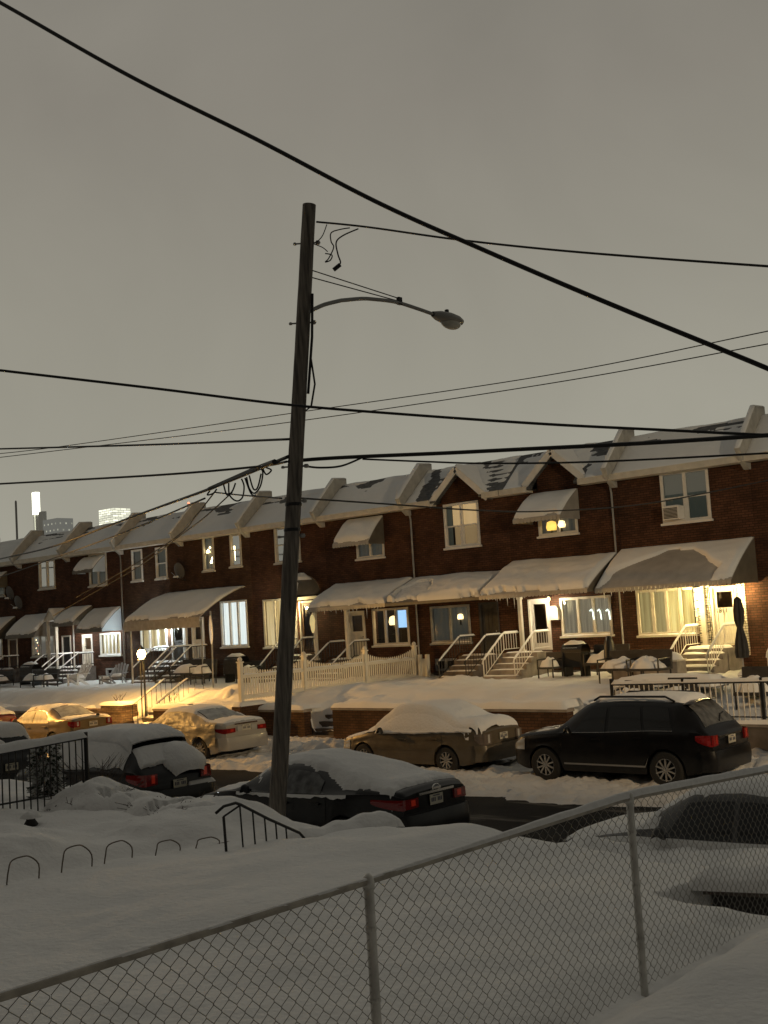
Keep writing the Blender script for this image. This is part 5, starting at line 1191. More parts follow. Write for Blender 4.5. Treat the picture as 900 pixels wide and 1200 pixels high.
# --- black SUV at the far kerb
c = suv(4.72, 1.92, 1.70, .66); X0, YC = -15.0, 21.75; c.handle = PBLACK; c.trim = PSILVER; c.trimz = .40
rt, parts = car('parked_car', 'black SUV with silver wheels parked across the street, only its roof snowy', 'SUV', X0, YC, c, PBLACK, GROUP, sink=-.0)
for s in (-1, 1):
    MB().grid(lambda u, v: c.side_pt(lerp(1.6, 3.95, u), lerp(.0, .05, v), .012, s), 16, 1).build('window_trim', PSILVER, rt, local=True)
    MB().tube([(2.05, s * .60, 1.69), (2.2, s * .61, 1.77), (3.7, s * .61, 1.77), (3.9, s * .60, 1.67)], .022, 6).build('roof_rail', BLACK, rt, local=True)
MB().grid(lambda u, v: (lerp(3.98, 4.32, v), lerp(-.62, .62, u), 1.665 + .01 * v - .05 * abs(2 * u - 1) ** 3), 12, 4).build('spoiler', PBLACK, rt, smooth=True, local=True)
MB().tube([c.top_pt(4.50, 0, .03), c.top_pt(4.42, .3, .03), c.top_pt(4.40, .55, .03)], .014, 5).build('rear_wiper', BLACK, rt, local=True)
MB().bar((4.72, -.5, .985), (4.72, .5, .985), .02, .03).build('tailgate_trim', CHROME, rt, local=True)
def Ts(x, y, z, n):
    lx, ly = x - X0, y - YC; 
    return .09 * taper(lx - 2.15 + .15 * nz(ly * 2, 1), 4.06 - lx, .57 - abs(ly) + .03 * nz(lx * 3, 0), w_=.16) * (.9 + .3 * nz(lx, ly, 2))
snow_over('snow', [o for o in rt.children if o.name.split('.')[0] in ('body', 'spoiler')], X0 + 1.6, X0 + 4.6, YC - .7, YC + .7, .045, Ts, rt, SNOW)
snow_over('hood_snow', parts[:1], X0 + .2, X0 + 1.7, YC - .8, YC + .9, .05, lambda x, y, z, n: max(0, .02 * (.05 + 1.6 * fbm(x, y, 6, 2.4))) * taper(x - X0 - .3, X0 + 1.6 - x, .8 - abs(y - YC)), rt, SNOWF)
MB().grid(lambda u, v: c.top_pt(lerp(4.12, 4.52, u), lerp(-.84, .84, v), .012), 10, 10).build('rear_frost', mat('thin_frost', (.085, .088, .09), .6, var=.7, vscale=7), rt, smooth=True, local=True)

# --- tan sedan
c = sedan(4.5, 1.76, 1.42, .92, .88, 1.04, gh=dict(g0=1.12, g1=1.95, r0=3.0, r1=3.85), ax=(.88, 3.46), wr=.315); X0, YC = -20.45, 21.95; c.trim = PTAN; c.trimz = .52; c.tail_mat = mat('smoked_lens', (.16, .13, .11), .15, coat=.4); c.tail = (.5, .8, .66, .92, .22); c.tail_inner = CLEAR
rt, parts = car('parked_car', 'tan sedan whose windows are buried under a thick dome of snow', 'car', X0, YC, c, PTAN, GROUP)
def Tt(x, y, z, n):
    lx, ly = x - X0, y - YC; lim = .93 + .05 * nz(lx * 2.2, ly * .3, 2) 
    t = .22 * taper(lx - .9, 4.46 - lx, .86 - abs(ly) , w_=.3) * (.85 + .25 * nz(lx * 1.2, ly * 1.2, 1))
    if lx < 1.25: t = .05 * taper(lx - .1, 1.4 - lx + .5, .75 - abs(ly)) + t * .5
    return t
snow_over('snow', parts[:1], X0 + .08, X0 + 4.5, YC - .88, YC + .88, .045, Tt, rt, SNOW, steep=.1)
def drape(s0, s1, zlow, m, name, rt, c, sgn=-1, th=.05, sd=0):
    """snow sheet clinging to the side windows, hanging down to a ragged edge"""
    mb = MB()
    def fn(u, v):
        x = lerp(s0, s1, u); w_ = .25 * nz(x * 2.2, 3.3 + sd) + .12 * nz(x * 6, 1 + sd)
        t = lerp(1.0, zlow + w_ * .5, v); th_ = th * math.sqrt(max(0, min(1, (1.0 - v) / .08 + .0, u / .05, (1 - u) / .05))) + .01
        if t < 0: p = c.low_pt(x, c.zs(x) + t * .2, th_, sgn); return p
        return c.side_pt(x, t, th_, sgn)
    return mb.grid(fn, 50, 14).build(name, m, rt, smooth=True, local=True)
drape(1.28, 4.2, -.1, SNOW, 'window_snow', rt, c, -1, .07)

# --- white sedan under a translucent sheet
c = sedan(4.65, 1.8, 1.42, .93, .88, 1.08, gh=dict(g0=1.2, g1=2.0, r0=3.1, r1=3.98), ax=(.95, 3.68)); X0, YC = -29.3, 21.8; c.tail = (.42, .8, .76, .90, .35); c.plate_z = .80
rt, parts = car('parked_car', 'white sedan with a wrinkled amber lit sheet over its side windows', 'car', X0, YC, c, PWHITE, GROUP)
MB().grid(lambda u, v: (4.67, lerp(-.42, .42, u), lerp(.98, 1.02, v)), 4, 1).build('trunk_trim', CHROME, rt, local=True)
for s in (-1, 1): MB().box(4.66, 4.69, s * .26 - .09, s * .26 + .09, .80, .93).build('reverse_lamp', CLEAR, rt, local=True)
def cov(u, v):
    x = lerp(.95, 4.35, u); k = .012 + .03 * abs(fbm(x * 1.3 + v * 1.5, v * 2.2 - x * .8, 2, 1.6)) + .02 * abs(math.sin(x * 5 + v * 6 + 2 * nz(x, v)))
    lo = -.35 - 1.9 * sst(2.6, 3.9, x) + .25 * nz(x * 2, 7)
    t = lerp(1.0, lo, v)
    return c.side_pt(x, t, k, -1) if t > 0 else c.low_pt(x, max(.32, c.zs(x) + t * .28), k + .01, -1)
MB().grid(cov, 70, 30).build('car_sheet', COVER, rt, smooth=True, local=True)
def Tw(x, y, z, n):
    lx, ly = x - X0, y - YC; 
    if 3.22 < lx < 3.95 and abs(ly) < .62: return 0
    return .05 * taper(lx - 1.2, 4.6 - lx, .72 - abs(ly), w_=.2) * (.8 + .8 * nz(lx * 2.5, ly * 2.5, 5))
snow_over('snow', parts[:1], X0 + .1, X0 + 4.6, YC - .85, YC + .85, .05, Tw, rt, SNOWF)
MB().grid(lambda u, v: c.top_pt(lerp(3.15, 3.9, u), lerp(-.85, .85, v), .014), 10, 10).build('rear_frost', FROST, rt, smooth=True, local=True)

# --- gold lit sedan
c = sedan(4.6, 1.76, 1.45, .94, .88, 1.10, gh=dict(g0=1.15, g1=1.95, r0=3.05, r1=3.85), ax=(.92, 3.6)); X0, YC = -36.6, 21.8; c.tail = (.5, .8, .80, 1.0, .2); c.tail_inner = CLEAR; c.plate_z = .80; c.bumper = (.3, .68)
rt, parts = car('parked_car', 'beige sedan glowing gold with frosted windows and a shaded boot', 'car', X0, YC, c, PGOLD, GROUP)
for sgn in (-1,):
    for xa0, xa1, xb0, xb1 in c.wins: MB().grid(lambda u, v: c.side_pt(lerp(lerp(xa0, xb0, v), lerp(xa1, xb1, v), u), lerp(.1, .88, v), .012, sgn), 8, 5).build('window_frost', FROST, rt, smooth=True, local=True)
MB().grid(lambda u, v: c.top_pt(lerp(3.12, 3.8, u), lerp(-.86, .86, v), .012), 10, 10).build('rear_frost', FROST, rt, smooth=True, local=True)
snow_over('snow', parts[:1], X0 + .1, X0 + 4.6, YC - .85, YC + .85, .05, lambda x, y, z, n: max(0, .022 * (.5 + fbm(x, y, 2, 2))) * taper(x - X0 - .15, X0 + 4.52 - x, .74 - abs(y - YC)) * (1 if not 3.1 < x - X0 < 3.82 else 0), rt, SNOWF)
MB().lathe((4.45, .3, 1.10), [(.05, 0), (.06, .03), (.02, .07)], 8).build('boot_ornament', DARK, rt, local=True)
# --- car at the far left end
c = sedan(4.6, 1.78, 1.45, .94, .9, 1.06); X0, YC = -42.4, 21.8; c.tail = (.5, .8, .72, .9, .2)
rt, parts = car('parked_car', 'maroon car under gold lit snow, cut by the left edge', 'car', X0, YC, c, PMAROON, GROUP)
snow_over('snow', parts[:1], X0 + .1, X0 + 4.6, YC - .88, YC + .88, .05, lambda x, y, z, n: .15 * taper(x - X0 - .1, X0 + 4.58 - x, .85 - abs(y - YC), w_=.25), rt, SNOW, steep=.1)

# --- snowed in hatchback SUV at the near kerb on the left
c = suv(4.6, 1.9, 1.70, .80); X0, YC = -22.35, 13.95; c.tail = (.52, .9, .84, 1.06, .42); c.plate_z = .74
rt, parts = car('parked_car', 'dark SUV with snow sagging off its rear window, near the left railing', 'SUV', X0, YC, c, PNAVY, GROUP)
MB().grid(lambda u, v: (lerp(3.78, 4.08, v), lerp(-.64, .64, u), 1.66 - .02 * v - .05 * abs(2 * u - 1) ** 3), 12, 4).build('spoiler', PBLACK, rt, smooth=True, local=True)
MB().tube([c.top_pt(4.40, 0, .03), c.top_pt(4.3, .3, .03), c.top_pt(4.28, .55, .03)], .014, 5).build('rear_wiper', BLACK, rt, local=True)
bods = [o for o in rt.children if o.name.split('.')[0] in ('body', 'spoiler')]
def Th(x, y, z, n):
    lx, ly = x - X0, y - YC
    return .17 * taper(lx - .9, 4.03 - lx + .03 * nz(ly * 3, 1), .74 - abs(ly), w_=.24) * (.9 + .2 * nz(lx * 1.3, ly * 1.3, 4))
snow_over('snow', bods, X0 + .2, X0 + 4.1, YC - .86, YC + .86, .045, Th, rt, SNOW, steep=.1)
def Th2(u, v):
    yy = 2 * v - 1; d = (u - .0) / (.90 + .18 * math.cos(yy * 5 + .6) + .1 * nz(yy * 3, 2)); 
    base = .07 * math.sqrt(max(0, min(1, u / .06, (.66 + .06 * nz(yy * 4, 1) - u) / .06, (1 - abs(yy)) / .1)))
    l = math.hypot((yy - .38) / .66, (u - .60) / .56) + .10 * nz(yy * 3.5, u * 3, 8)
    return max(base, .25 * math.sqrt(max(0, 1 - l * l)) if l < 1 else 0)
sheet('rear_window_snow', lambda u, v: c.top_pt(lerp(4.02, 4.60, u), lerp(-.95, .98, v), .0), (.8, 0, .6), Th2, 50, 60, None, SNOW)
o = bpy.data.objects[-1] if False else [o for o in C.objects if o.name == 'rear_window_snow'][0]; o.parent = rt
sheet_o = sheet('bumper_snow', lambda u, v: (4.5 + .16 * u, lerp(.2, .85, v), .74), (0, 0, 1), lambda u, v: .07 * edge_t(u, v, .2, 1, .08), 8, 24, None, SNOW); sheet_o.parent = rt
for s in (-1,):
    drape(1.5, 4.05, .25, SNOW, 'window_snow', rt, c, s, .05, 5)
# --- next SUV further left at the near kerb
c = suv(4.6, 1.9, 1.66, .5); X0, YC = -28.2, 13.9
rt, parts = car('parked_car', 'snow capped dark SUV almost wholly outside the left edge', 'SUV', X0, YC, c, PNAVY, GROUP)
snow_over('snow', parts[:1], X0 + .2, X0 + 4.3, YC - .88, YC + .88, .05, lambda x, y, z, n: .17 * taper(x - X0 - .4, X0 + 4.22 - x, .80 - abs(y - YC), w_=.24), rt, SNOW, steep=.1)
# --- car behind the chain link fence on the right
c = sedan(4.6, 1.78, 1.42, .88, .86, 1.04); X0, YC = -8.6, 13.55
rt, parts = car('parked_car', 'dark grey car with a snow covered windshield seen through the chain link fence', 'car', X0, YC, c, mat('dark_grey_paint', (.07, .07, .07), .4), GROUP)
snow_over('snow', parts[:1], X0 + .1, X0 + 4.5, YC - .86, YC + .86, .05, lambda x, y, z, n: .06 * taper(x - X0 - .1, X0 + 4.5 - x, (.58 if 1.5 < x - X0 < 3.4 else .80) - abs(y - YC), w_=.24) * (.9 + .2 * nz(x * 2, y * 2)), rt, SNOW, steep=.1)
MB().grid(lambda u, v: c.low_pt(lerp(.5, 3.9, u), lerp(c.zs(2.5) - .17 + .03 * nz(u * 9, 3), c.zs(lerp(.5, 3.9, u)) - .005, v), .02, -1), 30, 4).build('shoulder_snow', SNOWF, rt, smooth=True, local=True)
# ------------------------------------------------------------------ utility pole, street lamp, cables
PB, PT = Vector((-13.42, 12.28, -.2)), Vector((-12.55, 13.0, 10.38))
def pole_at(z): return PB.lerp(PT, (z - PB.z) / (PT.z - PB.z))
r = root('utility_pole', (PB.x, PB.y, 0), 'tall weathered wooden utility pole leaning to the right before the houses', 'pole')
b = MB(); pts = [pole_at(lerp(-.2, 10.38, k / 40)) + Vector((.012 * nz(k * .3, 1), .012 * nz(k * .3, 5), 0)) for k in range(41)]
b.tube(pts, [lerp(.138, .108, k / 40) * (1 + .03 * nz(k * .7, 2)) for k in range(41)], 18); b.build('shaft', WOOD, r, smooth=50)
SP = (Vector((0, 0, 1))).cross(FWD).normalized() * -1   # sideways, to the right in the picture
TOW = Vector((-FWD.x, -FWD.y, 0)).normalized()
b = MB(); b.tube([pole_at(8.9) + SP * .13 + TOW * .06, pole_at(8.2) + SP * .16 + TOW * .05, pole_at(7.3) + SP * .14], .022, 6)
b.tube([pole_at(7.9) + SP * .15, pole_at(7.45) + SP * .24, pole_at(7.1) + SP * .2, pole_at(7.0) + SP * .08, pole_at(7.15) + SP * .0], .016, 6); b.build('riser_cable', CABLE, r, smooth=True)
for z in (9.75, 8.45, 6.15, 5.6, 5.05):
    q = pole_at(z); b = MB().tube([q - SP * .2, q + SP * .2], .014, 6); b.lathe(q + SP * .17 - Vector((0, 0, .03)), [(.03, 0), (.045, .03), (.03, .06)], 8); b.lathe(q - SP * .2 - Vector((0, 0, .02)), [(.025, 0), (.03, .02), (.02, .04)], 6); b.build('pole_bolt', GREY, r)
for z in (5.55, 5.15): 
    q = pole_at(z); MB().lathe(q, [(.13, -.025), (.135, 0), (.13, .025)], 14).build('pole_band', BLACK, r)
# loose wire ends near the top
def pxw(pts, depth_pts): return [EYE + ray(x, y) * (d / ray(x, y).dot(RGT.cross(Vector((0, 0, 1))) * -1 if False else FWD)) for (x, y), d in zip(pts, depth_pts)]
zt_ = (pole_at(9.9) - EYE).dot(FWD) * F / F
def at_d(x, y, d): return EYE + ray(x, y) * (d / F)
dp = (pole_at(9) - EYE).dot(FWD)
def loop(pts, rad, name='loose_wire', par=None, label=None, d=None):
    b = MB(); P3 = [at_d(x, y, d or dp) for x, y in pts]
    fine = []
    for i in range(len(P3) - 1):
        p0, p1, p2, p3 = P3[max(i - 1, 0)], P3[i], P3[i + 1], P3[min(i + 2, len(P3) - 1)]
        for k in range(6):
            t = k / 6; fine.append(.5 * ((2 * p1) + (p2 - p0) * t + (2 * p0 - 5 * p1 + 4 * p2 - p3) * t * t + (3 * p1 - p0 - 3 * p2 + p3) * t ** 3))
    fine.append(P3[-1]); b.tube(fine, rad, 6); return b.build(name, CABLE, par, smooth=True)
loop([(410, 267), (398, 269), (388, 273), (388, 283), (391, 290), (385, 303), (381, 307), (387, 305), (389, 299), (381, 297)], .010, par=r)
loop([(420, 268), (402, 276), (394, 284), (396, 298), (399, 308), (394, 313)], .012, par=r)
loop([(383, 263), (378, 276), (371, 284)], .008, par=r); loop([(368, 286), (378, 290), (384, 295)], .008, par=r)
q = at_d(393, 314, dp); MB().tube([q + SP * .08 + Vector((0, 0, .05)), q - SP * .03 - Vector((0, 0, .03))], .035, 6).build('wire_connector', CABLE, r)
# street lamp on a curved arm reaching over the street
a0 = pole_at(8.45); r = root('street_lamp', tuple(a0), 'unlit cobra head street lamp on a curved arm fixed to the utility pole', 'street lamp')
AX = a0.x + .10; AY = a0.y + .02
ap = [(lambda q: (q.y - AY, q.z - a0.z))(atX(x_, y_, AX)) for x_, y_ in ((362, 366), (380, 357), (400, 352), (430, 350), (468, 355), (490, 362), (507, 368))]; ap[0] = (0, ap[0][1])
b = MB().tube([(AX, AY + t[0], a0.z + t[1]) for t in [(interp([(i / 6, ap[i][0]) for i in range(7)], k / 30), spline([(i / 6, ap[i][1]) for i in range(7)], k / 30)) for k in range(31)]], .034, 8); b.build('arm', LAMPG, r, smooth=True)
tip = Vector((AX, AY + ap[6][0], a0.z + ap[6][1])); jt = Vector((AX, AY + ap[4][0], a0.z + ap[4][1] + .03))
b = MB(); q0 = pole_at(9.30) + SP * .1; b.tube([q0, jt + Vector((0, 0, .05))], .010, 5); b.tube([q0 - Vector((0, 0, .12)), jt], .010, 5); b.box(jt.x - .03, jt.x + .03, jt.y - .04, jt.y + .05, jt.z - .06, jt.z + .07); b.build('brace_rod', CABLE, r)
hd_ = MB(); dirv = Vector((0, 1, -.06)).normalized(); sdv = Vector((1, 0, 0)); upv = sdv.cross(dirv)
prof = [(0, .045, .05, .05), (.06, .075, .065, .06), (.2, .13, .10, .075), (.42, .175, .12, .08), (.62, .175, .11, .075), (.76, .13, .08, .06), (.84, .05, .03, .03)]
def head(u, v):
    t = u * (len(prof) - 1); i = min(int(t), len(prof) - 2); f = t - i; l, w_, up_, dn = [lerp(prof[i][k], prof[i + 1][k], f) for k in range(4)]; a = v * 2 * math.pi
    return tuple(tip + dirv * l + sdv * (w_ * math.cos(a)) + upv * ((up_ if math.sin(a) > 0 else dn) * math.sin(a)))
hd_.grid(head, 18, 20).build('luminaire', LAMPG, r, smooth=True)
MB().grid(lambda u, v: tuple(tip + dirv * (.53 + .25 * math.cos(v * 6.2832) * math.cos(u * 1.5708)) + sdv * (.14 * math.sin(v * 6.2832) * math.cos(u * 1.5708)) - upv * (.05 + .12 * math.sin(u * 1.5708))), 8, 18).build('lens', LENS, r, smooth=True)
q = tip + dirv * .42 + upv * .10; MB().lathe(q, [(.03, 0), (.04, .02), (.04, .07), (.02, .08)], 8).build('photocell', BLACK, r)
# cables: (points in the picture with their depth), radius
def cable(pts, rad, label, name='overhead_cable'):
    P3 = [at_d(x, y, d) for x, y, d in pts]
    for e0, e1, front in ((0, 1, True), (-1, -2, False)):
        if not -1 < pts[e0][0] < 901:   # run on well past the edge of the view
            dv = (P3[e0] - P3[e1]).normalized(); dv.z = max(dv.z, -.12) if P3[e0].z < 8 else dv.z; ext = [P3[e0] + dv * k + Vector((0, 0, .004 * k * k)) for k in (4, 9, 15)]
            P3 = (ext[::-1] + P3) if front else (P3 + ext)
    o = root(name, tuple(P3[0]), label, 'cable'); b = MB(); fine = []
    for i in range(len(P3) - 1):
        p0, p1, p2, p3 = P3[max(i - 1, 0)], P3[i], P3[i + 1], P3[min(i + 2, len(P3) - 1)]
        for k in range(12):
            t = k / 12; fine.append(.5 * ((2 * p1) + (p2 - p0) * t + (2 * p0 - 5 * p1 + 4 * p2 - p3) * t * t + (3 * p1 - p0 - 3 * p2 + p3) * t ** 3))
    fine.append(P3[-1]); b.tube(fine, rad, 6); b.build('cable', CABLE, o, smooth=True); return o
def d_at(z): return (pole_at(z) - EYE).dot(FWD)
cable([(-60, -28, 13), (0, 3, 12.6), (150, 88, 11.9), (300, 163, 11.3), (440, 236, 10.8), (560, 290, 10.4), (700, 350, 9.9), (900, 432, 9.3), (980, 468, 9.0)], .021, 'thickest cable sweeping across the top of the picture from upper left to lower right')
cable([(371, 260, d_at(9.8)), (430, 266, 18), (530, 280, 17), (640, 292, 16), (760, 302, 15), (900, 312, 14), (990, 318, 13)], .016, 'cable from the very top of the pole to the right')
cable([(-60, 427, 16), (0, 434, 16), (180, 455, 16), (335, 474, 16), (480, 486, 15.6), (640, 497, 15), (780, 504, 14.6), (900, 510, 14), (980, 514, 14)], .019, 'single dark cable passing in front of the pole below the street lamp')
cable([(-60, 536, 42), (50, 526, 40), (330, 486, 34), (640, 440, 29), (900, 388, 25), (980, 371, 24)], .013, 'upper of the two thin parallel wires rising to the right behind the pole')
cable([(-60, 543, 42), (0, 536, 41), (330, 496, 34), (640, 450, 29), (900, 403, 25), (980, 388, 24)], .013, 'lower of the two thin parallel wires rising to the right behind the pole')
cable([(-60, 527, 30), (0, 526, 28), (180, 521, 23), (340, 514.6, d_at(6.1))], .020, 'cable running level from the left edge to the pole')
cable([(-60, 571, 26), (0, 567, 25), (180, 557, 21), (300, 547, 19.5), (336, 541, d_at(5.7))], .020, 'cable dipping from the left edge to the bundle at the pole')
cable([(-60, 668, 62), (0, 655, 52), (60, 641, 42), (130, 615, 33), (190, 593, 27), (240, 575, 23), (290, 555, 20.5), (338, 535, d_at(5.5))], .030, 'heavy lashed cable bundle climbing along the street to the pole')
cable([(245, 573, 22.6), (270, 562, 21.6), (300, 549, 20.0), (322, 541, d_at(5.5) - .1)], .042, 'thick splice case on the cable bundle just left of the pole', 'splice_case')
cable([(-60, 692, 62), (0, 676, 52), (80, 648, 40), (150, 622, 31), (240, 584, 23)], .02, 'thin wire slung below the heavy bundle on the left')
cable([(338, 541, d_at(5.45)), (370, 538, 18.4), (425, 535, 18), (520, 531, 17.4), (600, 527, 17), (760, 519, 16), (900, 510, 15), (980, 505, 14.5)], .030, 'heavy cable bundle from the pole to the right edge')
cable([(338, 545, d_at(5.4)), (355, 546, 18.6), (375, 548, 18.5), (400, 546, 18.3), (425, 536, 18)], .017, 'slack loop of cable just right of the pole')
cable([(425, 538, 18), (500, 541, 17.5), (572, 543, 17), (700, 541, 16), (900, 531, 15), (980, 526, 14.5)], .014, 'thin wire drooping below the heavy bundle on the right')
cable([(340, 583, d_at(4.7)), (400, 587, 19.5), (473, 592, 21), (560, 598, 23), (640, 599, 25), (760, 590, 28), (900, 563, 31)], .015, 'thin service wire crossing in front of the gable windows')
cable([(252, 577, 22.3), (280, 580, 21), (330, 584, d_at(4.75))], .014, 'short service wire entering the pole from the left under the splice case')
cable([(252, 576, 22.4), (230, 604, 24.5), (207, 629, 27), (140, 672, 32), (90, 700, 33.5)], .014, 'service drop slanting to the white awning house')
cable([(272, 577, 21.6), (240, 606, 24), (212, 627, 27), (156, 668, 32), (62, 722, 34.2)], .014, 'second service drop slanting left just right of its neighbour')
# coiled loops under the splice
r = root('cable_loops', tuple(at_d(280, 570, 21)), 'coils of spare wire hanging under the splice case left of the pole', 'cable')
for pts in ([(268, 566), (269, 580), (277, 587), (284, 583), (286, 570), (283, 561)], [(262, 568), (266, 580), (272, 576), (276, 566)], [(289, 559), (292, 572), (298, 578), (305, 570), (308, 555), (306, 549)], [(287, 560), (294, 578), (300, 581)], [(292, 557), (297, 573), (302, 571), (306, 555)], [(308, 549), (312, 556), (318, 551), (312, 548)], [(246, 575), (243, 580), (250, 578), (254, 573)]):
    loop(pts, .015, 'wire_loop', r, d=21)
# another street lamp further up the street, outside the picture on the left; it is the lit one
def cobra(X, Y, label, energy, aim, cone):
    r = root('street_lamp', (X, Y, 0), label, 'street lamp')
    MB().tube([(X, Y, -.1), (X, Y, 9.5)], [.16, .12], 12).build('pole', WOOD, r)
    MB().tube([(X, Y, 8.6), (X, Y + .8, 8.95), (X, Y + 2.2, 9.1), (X, Y + 3, 9.0)], .035, 8).build('arm', LAMPG, r)
    MB().lathe((X, Y + 3.3, 8.86), [(.1, .0), (.19, .06), (.15, .16), (.05, .2)], 12).build('luminaire', LAMPG, r, smooth=True)
    MB().lathe((X, Y + 3.3, 8.78), [(.02, 0), (.1, .03), (.12, .078)], 12).build('lens', BULBO, r, smooth=True)
    l = bpy.data.lights.new('sodium_lamp', 'SPOT'); l.color = (1, .50, .11); l.energy = energy; l.spot_size = R(cone); l.spot_blend = .8; l.shadow_soft_size = .12
    o = bpy.data.objects.new('sodium_lamp', l); o.location = (X, Y + 3.3, 8.7); C.objects.link(o); o.rotation_euler = (Vector(aim) - o.location).to_track_quat('-Z', 'Y').to_euler()
cobra(-46, 12.2, 'lit sodium street lamp further up the street, outside the left edge', 13000, (-26.5, 24.6, .8), 42)
cobra(9, 12.2, 'lit sodium street lamp down the street, outside the right edge', 1600, (-19, 25.5, .8), 34)

l = bpy.data.lights.new('awning_fill_spot', 'SPOT'); l.color = (1, .80, .52); l.energy = 8000; l.spot_size = R(50); l.spot_blend = 1; l.shadow_soft_size = .12  # added fill spot at the right-hand lamp head, brightens awnings, roofs and lawn
o = bpy.data.objects.new('awning_fill_spot', l); o.location = (9, 15.5, 8.7); C.objects.link(o); o.rotation_euler = (Vector((-25, 31, 4)) - o.location).to_track_quat('-Z', 'Y').to_euler()
# ------------------------------------------------------------------ foreground
FX = -3.85
r = root('chain_link_fence', (FX, 5.5, 1.2), 'chain link fence with a snow dusted top rail across the foreground', 'fence')
RAIL = [(-1.0, 2.452), (2.2, 2.452), (4.13, 2.45), (6.62, 2.455), (8.75, 2.33), (12.0, 2.14)]
def rz(y): return interp(RAIL, y)
def base_z(y): return rz(y) - 1.19
MB().tube([(FX, y, rz(y)) for y in rng(-1, 12, .25)], .0185, 8).build('top_rail', mat('rail_metal', (.36, .33, .28), .5, .4, var=.3, vscale=9), r, smooth=True)
for y in (1.62, 4.13, 6.62, 9.12, 11.6):
    zz = rz(y); b = MB().tube([(FX, y, zz - 1.6), (FX, y, zz - .01)], .0245, 10)
    po = b.build('post', GALV, r, smooth=50)
    b = MB().lathe((FX, y, zz - .035), [(.029, 0), (.030, .03), (.024, .055), (.010, .07), (.003, .074)], 10); b.build('post_cap', GALV, po, smooth=True)
    for dz in (.22, .55, .88): MB().lathe((FX, y, zz - dz), [(.0275, -.01), (.029, 0), (.0275, .01)], 10).build('tie_band', GALV, po)
WIRE = mat('chain_wire', (.30, .285, .255), .55, .5)
PITCH, HH = .042, .040; n = int(12.6 / PITCH); mb = MB()
for k in range(n):
    y0 = -.9 + k * PITCH; rows = 29; zt = rz(y0) - .015; pts = []
    for j in range(rows + 1):
        side = (j + k) % 2
        pts.append((FX + (.004 if side else -.004), y0 + (PITCH / 2 + .002) * (1 if side else -1) * 1.0 + .004 * nz(k * .7, j * .9), zt - j * HH + .003 * nz(k * .9, j * .7, 3)))
    # a little straight run at each crossing so the diamonds get the hexagonal look of woven wire
    fine = []
    for a, b in zip(pts, pts[1:]): fine += [Vector(a).lerp(Vector(b), .12), Vector(a).lerp(Vector(b), .88)]
    mb.tube([pts[0]] + fine, .0019, 4, cap=False)
mb.build('mesh', WIRE, r, smooth=True)
sheet('rail_snow', lambda u, v: (FX + lerp(-.017, .017, v), lerp(-1, 11.9, u), rz(lerp(-1, 11.9, u)) + .012), (0, 0, 1), lambda u, v: max(.0055, (.006 + .028 * sst(3.8, 6.8, lerp(-1, 11.9, u)) + .006 * nz(u * 60, 2))) * math.sqrt(max(0, min(1, v / .3, (1 - v) / .3))), 240, 8, r)
# wire hoop edging
r = root('hoop_edging', (-10.8, 7.4, 1.2), 'row of thin wire hoops edging the snowed in garden bed', 'edging')
HOOPS = [((8, 1035), (46, 1028), 1003), ((72, 1023), (108, 1018), 990), ((122, 1016), (155, 1007), 985), ((182, 1004), (211, 1001), 984), ((229, 996), (257, 992), 981), ((252, 994), (274, 990), 987)]
HW = mat('rusty_wire', (.16, .13, .10), .7, .2)
for (a, b_, t) in HOOPS:
    p = atX(a[0], a[1], -10.8); q = atX(b_[0], b_[1], -10.8); m_ = atX((a[0] + b_[0]) / 2 + 1, t, -10.8)
    hgt = m_.z - (p.z + q.z) / 2; pts = [(-10.8 + .02 * math.sin(k), lerp(p.y, q.y, .5 - .5 * math.cos(math.pi * k / 16)), lerp(p.z, q.z, k / 16) + hgt * math.sin(math.pi * k / 16) ** .6) for k in range(17)]
    pts = [(pts[0][0], pts[0][1], pts[0][2] - .35)] + pts + [(pts[-1][0], pts[-1][1], pts[-1][2] - .35)]
    MB().tube(pts, .0075, 6).build('hoop', HW, r, smooth=True)
# black iron handrail of the front steps
r = root('step_handrail', (-10.0, 9, 1.2), 'black iron handrail with balusters sinking into the snow below the pole', 'railing')
HX = -10.05
def hp(x, y): p = atX(x, y, HX); return Vector((HX, p.y, p.z))
top = [hp(253, 953), hp(262, 945), hp(276, 941), hp(282, 943), hp(315, 960), hp(351, 976), hp(358, 984)]
MB().tube(top, .017, 8).build('top_rail', BLACK, r, smooth=True)
for x, yt in ((262, 957), (281, 944), (296, 951), (310, 958), (323, 964), (335, 969)):
    p = hp(x, yt); wd = .016 if x == 262 else .010; MB().tube([p, (HX, p.y + .03, p.z - .75)], wd, 6).build('baluster', BLACK, r)
MB().tube([hp(262, 957), hp(281, 944)], .012, 6).build('rail_scroll', BLACK, r)
# snow capped coping beside the steps
r = root('low_stone_coping', (-9.75, 10.5, 1), 'low stone coping under a rounded roll of snow below the dark sedan', 'coping')
pa, pb = Vector((-10.2, 9.8, .96)), Vector((-9.95, 11.1, .98)); dv = (pb - pa).normalized(); sd = Vector((dv.y, -dv.x, 0))
b = MB().bar(pa + Vector((0, 0, -.2)), pb + Vector((0, 0, -.2)), .34, .6); b.build('stone', DCONC, r)
sheet('snow', lambda u, v: tuple(pa.lerp(pb, lerp(-.08, 1.05, u)) + sd * lerp(-.26, .26, v) + Vector((0, 0, .10 + .05 * nz(u * 5, 3)))), (0, 0, 1), lambda u, v: (.17 + .05 * nz(u * 4, v, 5)) * edge_t(u, v, 2.1, .52, .2), 44, 18, r, SNOW)
